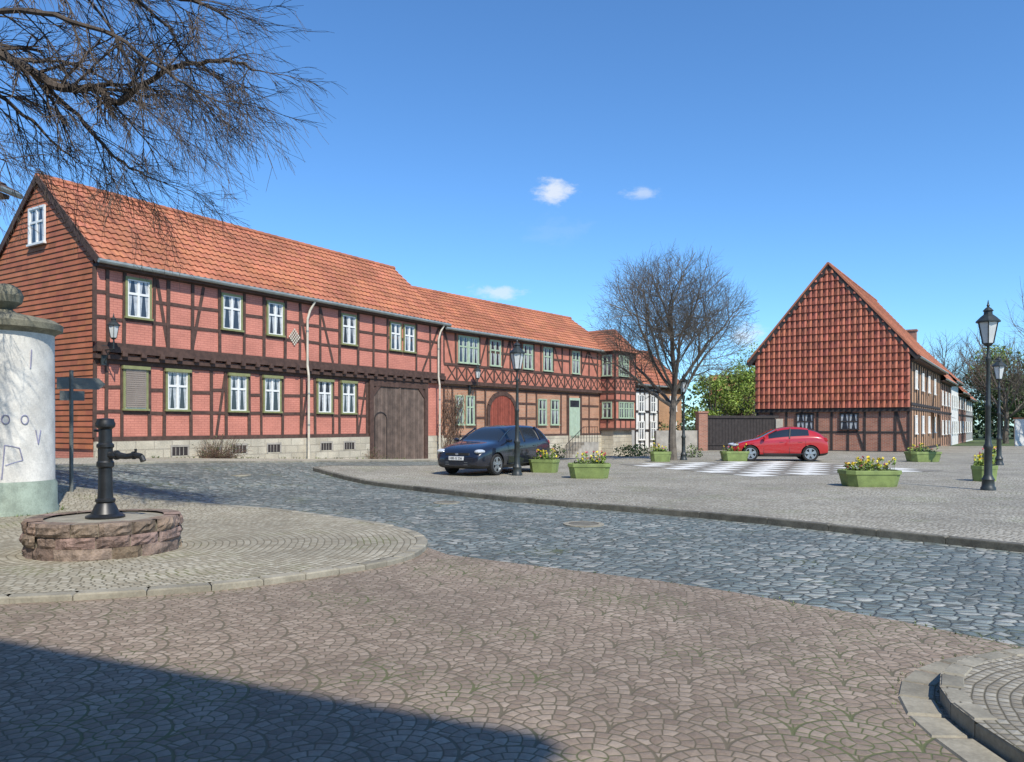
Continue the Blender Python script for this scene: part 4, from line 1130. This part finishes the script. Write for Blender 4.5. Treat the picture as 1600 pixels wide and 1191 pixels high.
def leafy(name,x,y,H,r,mat,n=3500,zb=None,ls=.16):
    zb=h(x,y) if zb is None else zb
    rt=root(name); M=MB('crown',[mat]); T=MB('trunk',[M_bark])
    tube(T,(x,y,zb-.1),(x+.1,y,zb+H*.45),.16*H/6,.09*H/6,8)
    cl=[]
    for i in range(24):
        a=ru(0,6.28); rr=r*math.sqrt(R())*.9; zz=zb+H*ru(.22,.94); k=1-abs((zz-zb)/H-.55)*.9
        c=(x+rr*k*math.cos(a),y+rr*k*math.sin(a),zz); cl.append(c)
        tube(T,(x,y,zb+H*.3),c,.05,.015,5)
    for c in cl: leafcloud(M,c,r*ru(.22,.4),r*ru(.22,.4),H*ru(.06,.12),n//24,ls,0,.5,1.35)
    M.build(rt); T.build(rt); return rt
leafy('green_tree',14.2,54,5.2,2.2,M_leaf,3200,ls=.11); leafy('green_tree',17.2,58,6.4,2.9,M_leaf,4200,ls=.11); leafy('green_tree',19.5,63,6.4,3.0,M_leaf,4200,ls=.12)
leafy('green_tree',22,72,8.8,4.2,M_leaf,4200,ls=.13); leafy('green_tree',56,88,9.5,4.5,M_leafd,4500,ls=.22); leafy('green_tree',64,92,9.0,5,M_leafd,4500,ls=.22)
leafy('green_tree',66,100,12,6,M_leaf,4500,ls=.24); leafy('green_tree',48.5,66,4.5,2.4,M_leafd,3000); leafy('green_tree',41,54,3.0,1.7,M_leafd,2500)
hd_=MB('hedge',[M_leafd,M_leaf])
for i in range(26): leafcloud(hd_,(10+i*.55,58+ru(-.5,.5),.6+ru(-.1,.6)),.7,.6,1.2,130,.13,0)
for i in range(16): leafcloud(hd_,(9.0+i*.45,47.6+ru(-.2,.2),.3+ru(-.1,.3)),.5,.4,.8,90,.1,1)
for i in range(30): leafcloud(hd_,(30+i*2.2,100+ru(-3,3),2.0+ru(-.5,2.5)),2.4,1.5,3.0,220,.4,0)
for i in range(14): leafcloud(hd_,(-2+i*3,105,2.0+ru(-.5,2.0)),2.4,1.5,3.0,200,.4,0)
hd_.build()
def shrub(name,F,u,o,z,r,n,mat,hh=1.0):
    rt=root(name); m=MB('stems',[mat,M_leafd]); b=F.P(u,z,o)
    for _ in range(n):
        p=b+Vector((ru(-.2,.2),ru(-.2,.2),0)); d=Vector((ru(-1,1)*r,ru(-1,1)*r*.5,ru(.4,1.2)*hh)).normalized()
        for k in range(5):
            q=p+d*hh*.22; tube(m,p,q,.009-.0013*k,.008-.0013*k,3,0,ru(.6,1.3)); p=q; d=(d+Vector((ru(-1,1),ru(-1,1),ru(-.8,.5)))*.45).normalized()
            if R()<.3: leafcloud(m,p,.05,.05,.05,2,.03,1)
    m.build(rt)
random.seed(9)
shrub('bare_shrub',F1,U1(335),.4,.45,1.2,120,M_twig,.85); shrub('bare_shrub',F1,U1(312),.35,.5,.8,60,M_twig,.6)
shrub('bare_shrub',F1,U1(572),.45,.2,.5,30,M_twig,.5)
cl=root('climbing_vine'); m=MB('vine',[M_twig,M_leafd])
for _ in range(46):
    p=F2.P(ru(.1,.9),-.2,.12); 
    for k in range(16):
        q=p+Vector((D2[0],D2[1],0))*ru(-.18,.2)+Vector((N2[0],N2[1],0))*ru(-.05,.06)+Vector((0,0,ru(.08,.30)))
        tube(m,p,q,.014,.012,3,0,ru(.6,1.3)); p=q
m.build(cl)
gr=MB('low_plants',[M_leafd,M_leaf])
for px,py in ((990,716),(1000,716),(975,717),(870,716),(1082,718)):
    x,y=G(px,py); leafcloud(gr,(x,y,h(x,y)+.3),.5,.4,.4,160,.07,0); leafcloud(gr,(x,y,h(x,y)+.35),.5,.4,.4,60,.06,1)
gr.build()
wd=MB('weeds',[M_leaf,M_leafd])
def tuft(x,y,z,s):
    for _ in range(7):
        a=ru(0,6.28); q=Vector((math.cos(a),math.sin(a),0)); c=Vector((x,y,z)); hh=ru(.4,1)*s; tt=ru(.5,.9)
        wd.face([c-q.cross(Vector((0,0,1)))*s*.1,c+q.cross(Vector((0,0,1)))*s*.1,c+q*s*.6+Vector((0,0,hh))],0 if R()<.5 else 1,None,tt)
def along(pts,n,zoff,s,jit=.06,side=0):
    for _ in range(n):
        i=random.randrange(len(pts)-1); f=R(); x=pts[i][0]*(1-f)+pts[i+1][0]*f+ru(-jit,jit); y=pts[i][1]*(1-f)+pts[i+1][1]*f+ru(-jit,jit)
        tuft(x,y,h(x,y)+zoff,s*ru(.5,1.2))
along([(6.5,9.75),(4.9,11.63),(3.35,13.32),(0,16.2),(-3.45,20.2),(-5.6,22.8)],130,.0,.05,.03)
along(IS[12:34],60,.0,.04,.04)
along([(-.79,9.46),(.7,8.42),(2.15,7.3),(3.15,6.25),(3.75,5.41)],40,.01,.03,.08)
along(corner(RC+.02)[3:],60,.0,.03,.02); along(corner(RC+.24)[3:],60,.0,.03,.02)
along([p2(F1,0,.13),p2(F1,14,.13)],120,.05,.09,.05)
along([(-8.92+.9*math.cos(a*.4),13.5+.9*math.sin(a*.4)) for a in range(17)],50,.06,.06,.05)
for _ in range(40):
    x=ru(-10.2,-8.6); y=ru(15.6,16.6); tuft(x,y,h(x,y)+.02,.08)
wd.build()

# ---------------------------------------------------------------- world, sun, camera
w=bpy.data.worlds.new('World'); bpy.context.scene.world=w; w.use_nodes=True
t=NT(w.node_tree); bg=w.node_tree.nodes['Background']
sky=t.n.new('ShaderNodeTexSky'); sky.sky_type='NISHITA'; sky.sun_disc=False
sky.sun_elevation=EL; sky.sun_rotation=math.atan2(SH[0],SH[1]); sky.altitude=200; sky.air_density=1.0; sky.dust_density=.2; sky.ozone_density=3.0
tc=t.n.new('ShaderNodeTexCoord').outputs['Generated']
s=t.sep(tc)
yy=t.m('MAXIMUM',s[1],.01); az=t.m('DIVIDE',s[0],yy); el=t.m('DIVIDE',s[2],yy)
nf,_=t.noise(t.comb(az,t.m('MULTIPLY',el,1.8)),28,6,.65)
tot=None
for px,py,rx,ry,st in ((866,299,.034,.016,.8),(1003,303,.026,.011,.45),(778,456,.034,.010,.6),(1170,528,.03,.016,.65),(870,362,.05,.02,.06)):
    a0=(px-800)/FP; e0=(HY-py)/FP
    dx=t.m('DIVIDE',t.m('SUBTRACT',az,a0),rx); dy=t.m('DIVIDE',t.m('SUBTRACT',el,e0),ry)
    d=t.m('SQRT',t.m('ADD',t.m('MULTIPLY',dx,dx),t.m('MULTIPLY',dy,dy)))
    d=t.m('ADD',d,t.m('MULTIPLY',t.m('SUBTRACT',nf,.5),3.2))
    k=t.ss(d,1.15,.0,0,st)
    tot=k if tot is None else t.m('MAXIMUM',tot,k)
tot=t.m('MULTIPLY',tot,t.m('GREATER_THAN',s[1],.1))
skc=t.mix(1.0,sky.outputs[0],(.68,1.05,1.36),'MULTIPLY')
col=t.mix(tot,skc,(6.0,6.3,6.7))
t.put(bg.inputs['Color'],col); bg.inputs['Strength'].default_value=.148
sl_=bpy.data.lights.new('sun','SUN'); sl_.energy=5.0; sl_.angle=math.radians(.5); sl_.color=(1,.94,.84)
so=bpy.data.objects.new('sun',sl_); bpy.context.scene.collection.objects.link(so)
sd_=Vector((SH[0]*math.cos(EL),SH[1]*math.cos(EL),math.sin(EL)))
so.rotation_euler=sd_.to_track_quat('Z','Y').to_euler(); so.location=sd_*60
cam=bpy.data.cameras.new('camera'); cam.sensor_width=36; cam.lens=27; cam.shift_y=(HY-595.5)/1600; cam.clip_end=5000; cam.clip_start=.05
co=bpy.data.objects.new('camera',cam); bpy.context.scene.collection.objects.link(co); co.location=(0,0,CZ); co.rotation_euler=(math.pi/2,0,0)
bpy.context.scene.camera=co
sc=bpy.context.scene; sc.view_settings.view_transform='Standard'; sc.view_settings.look='None'; sc.view_settings.exposure=0
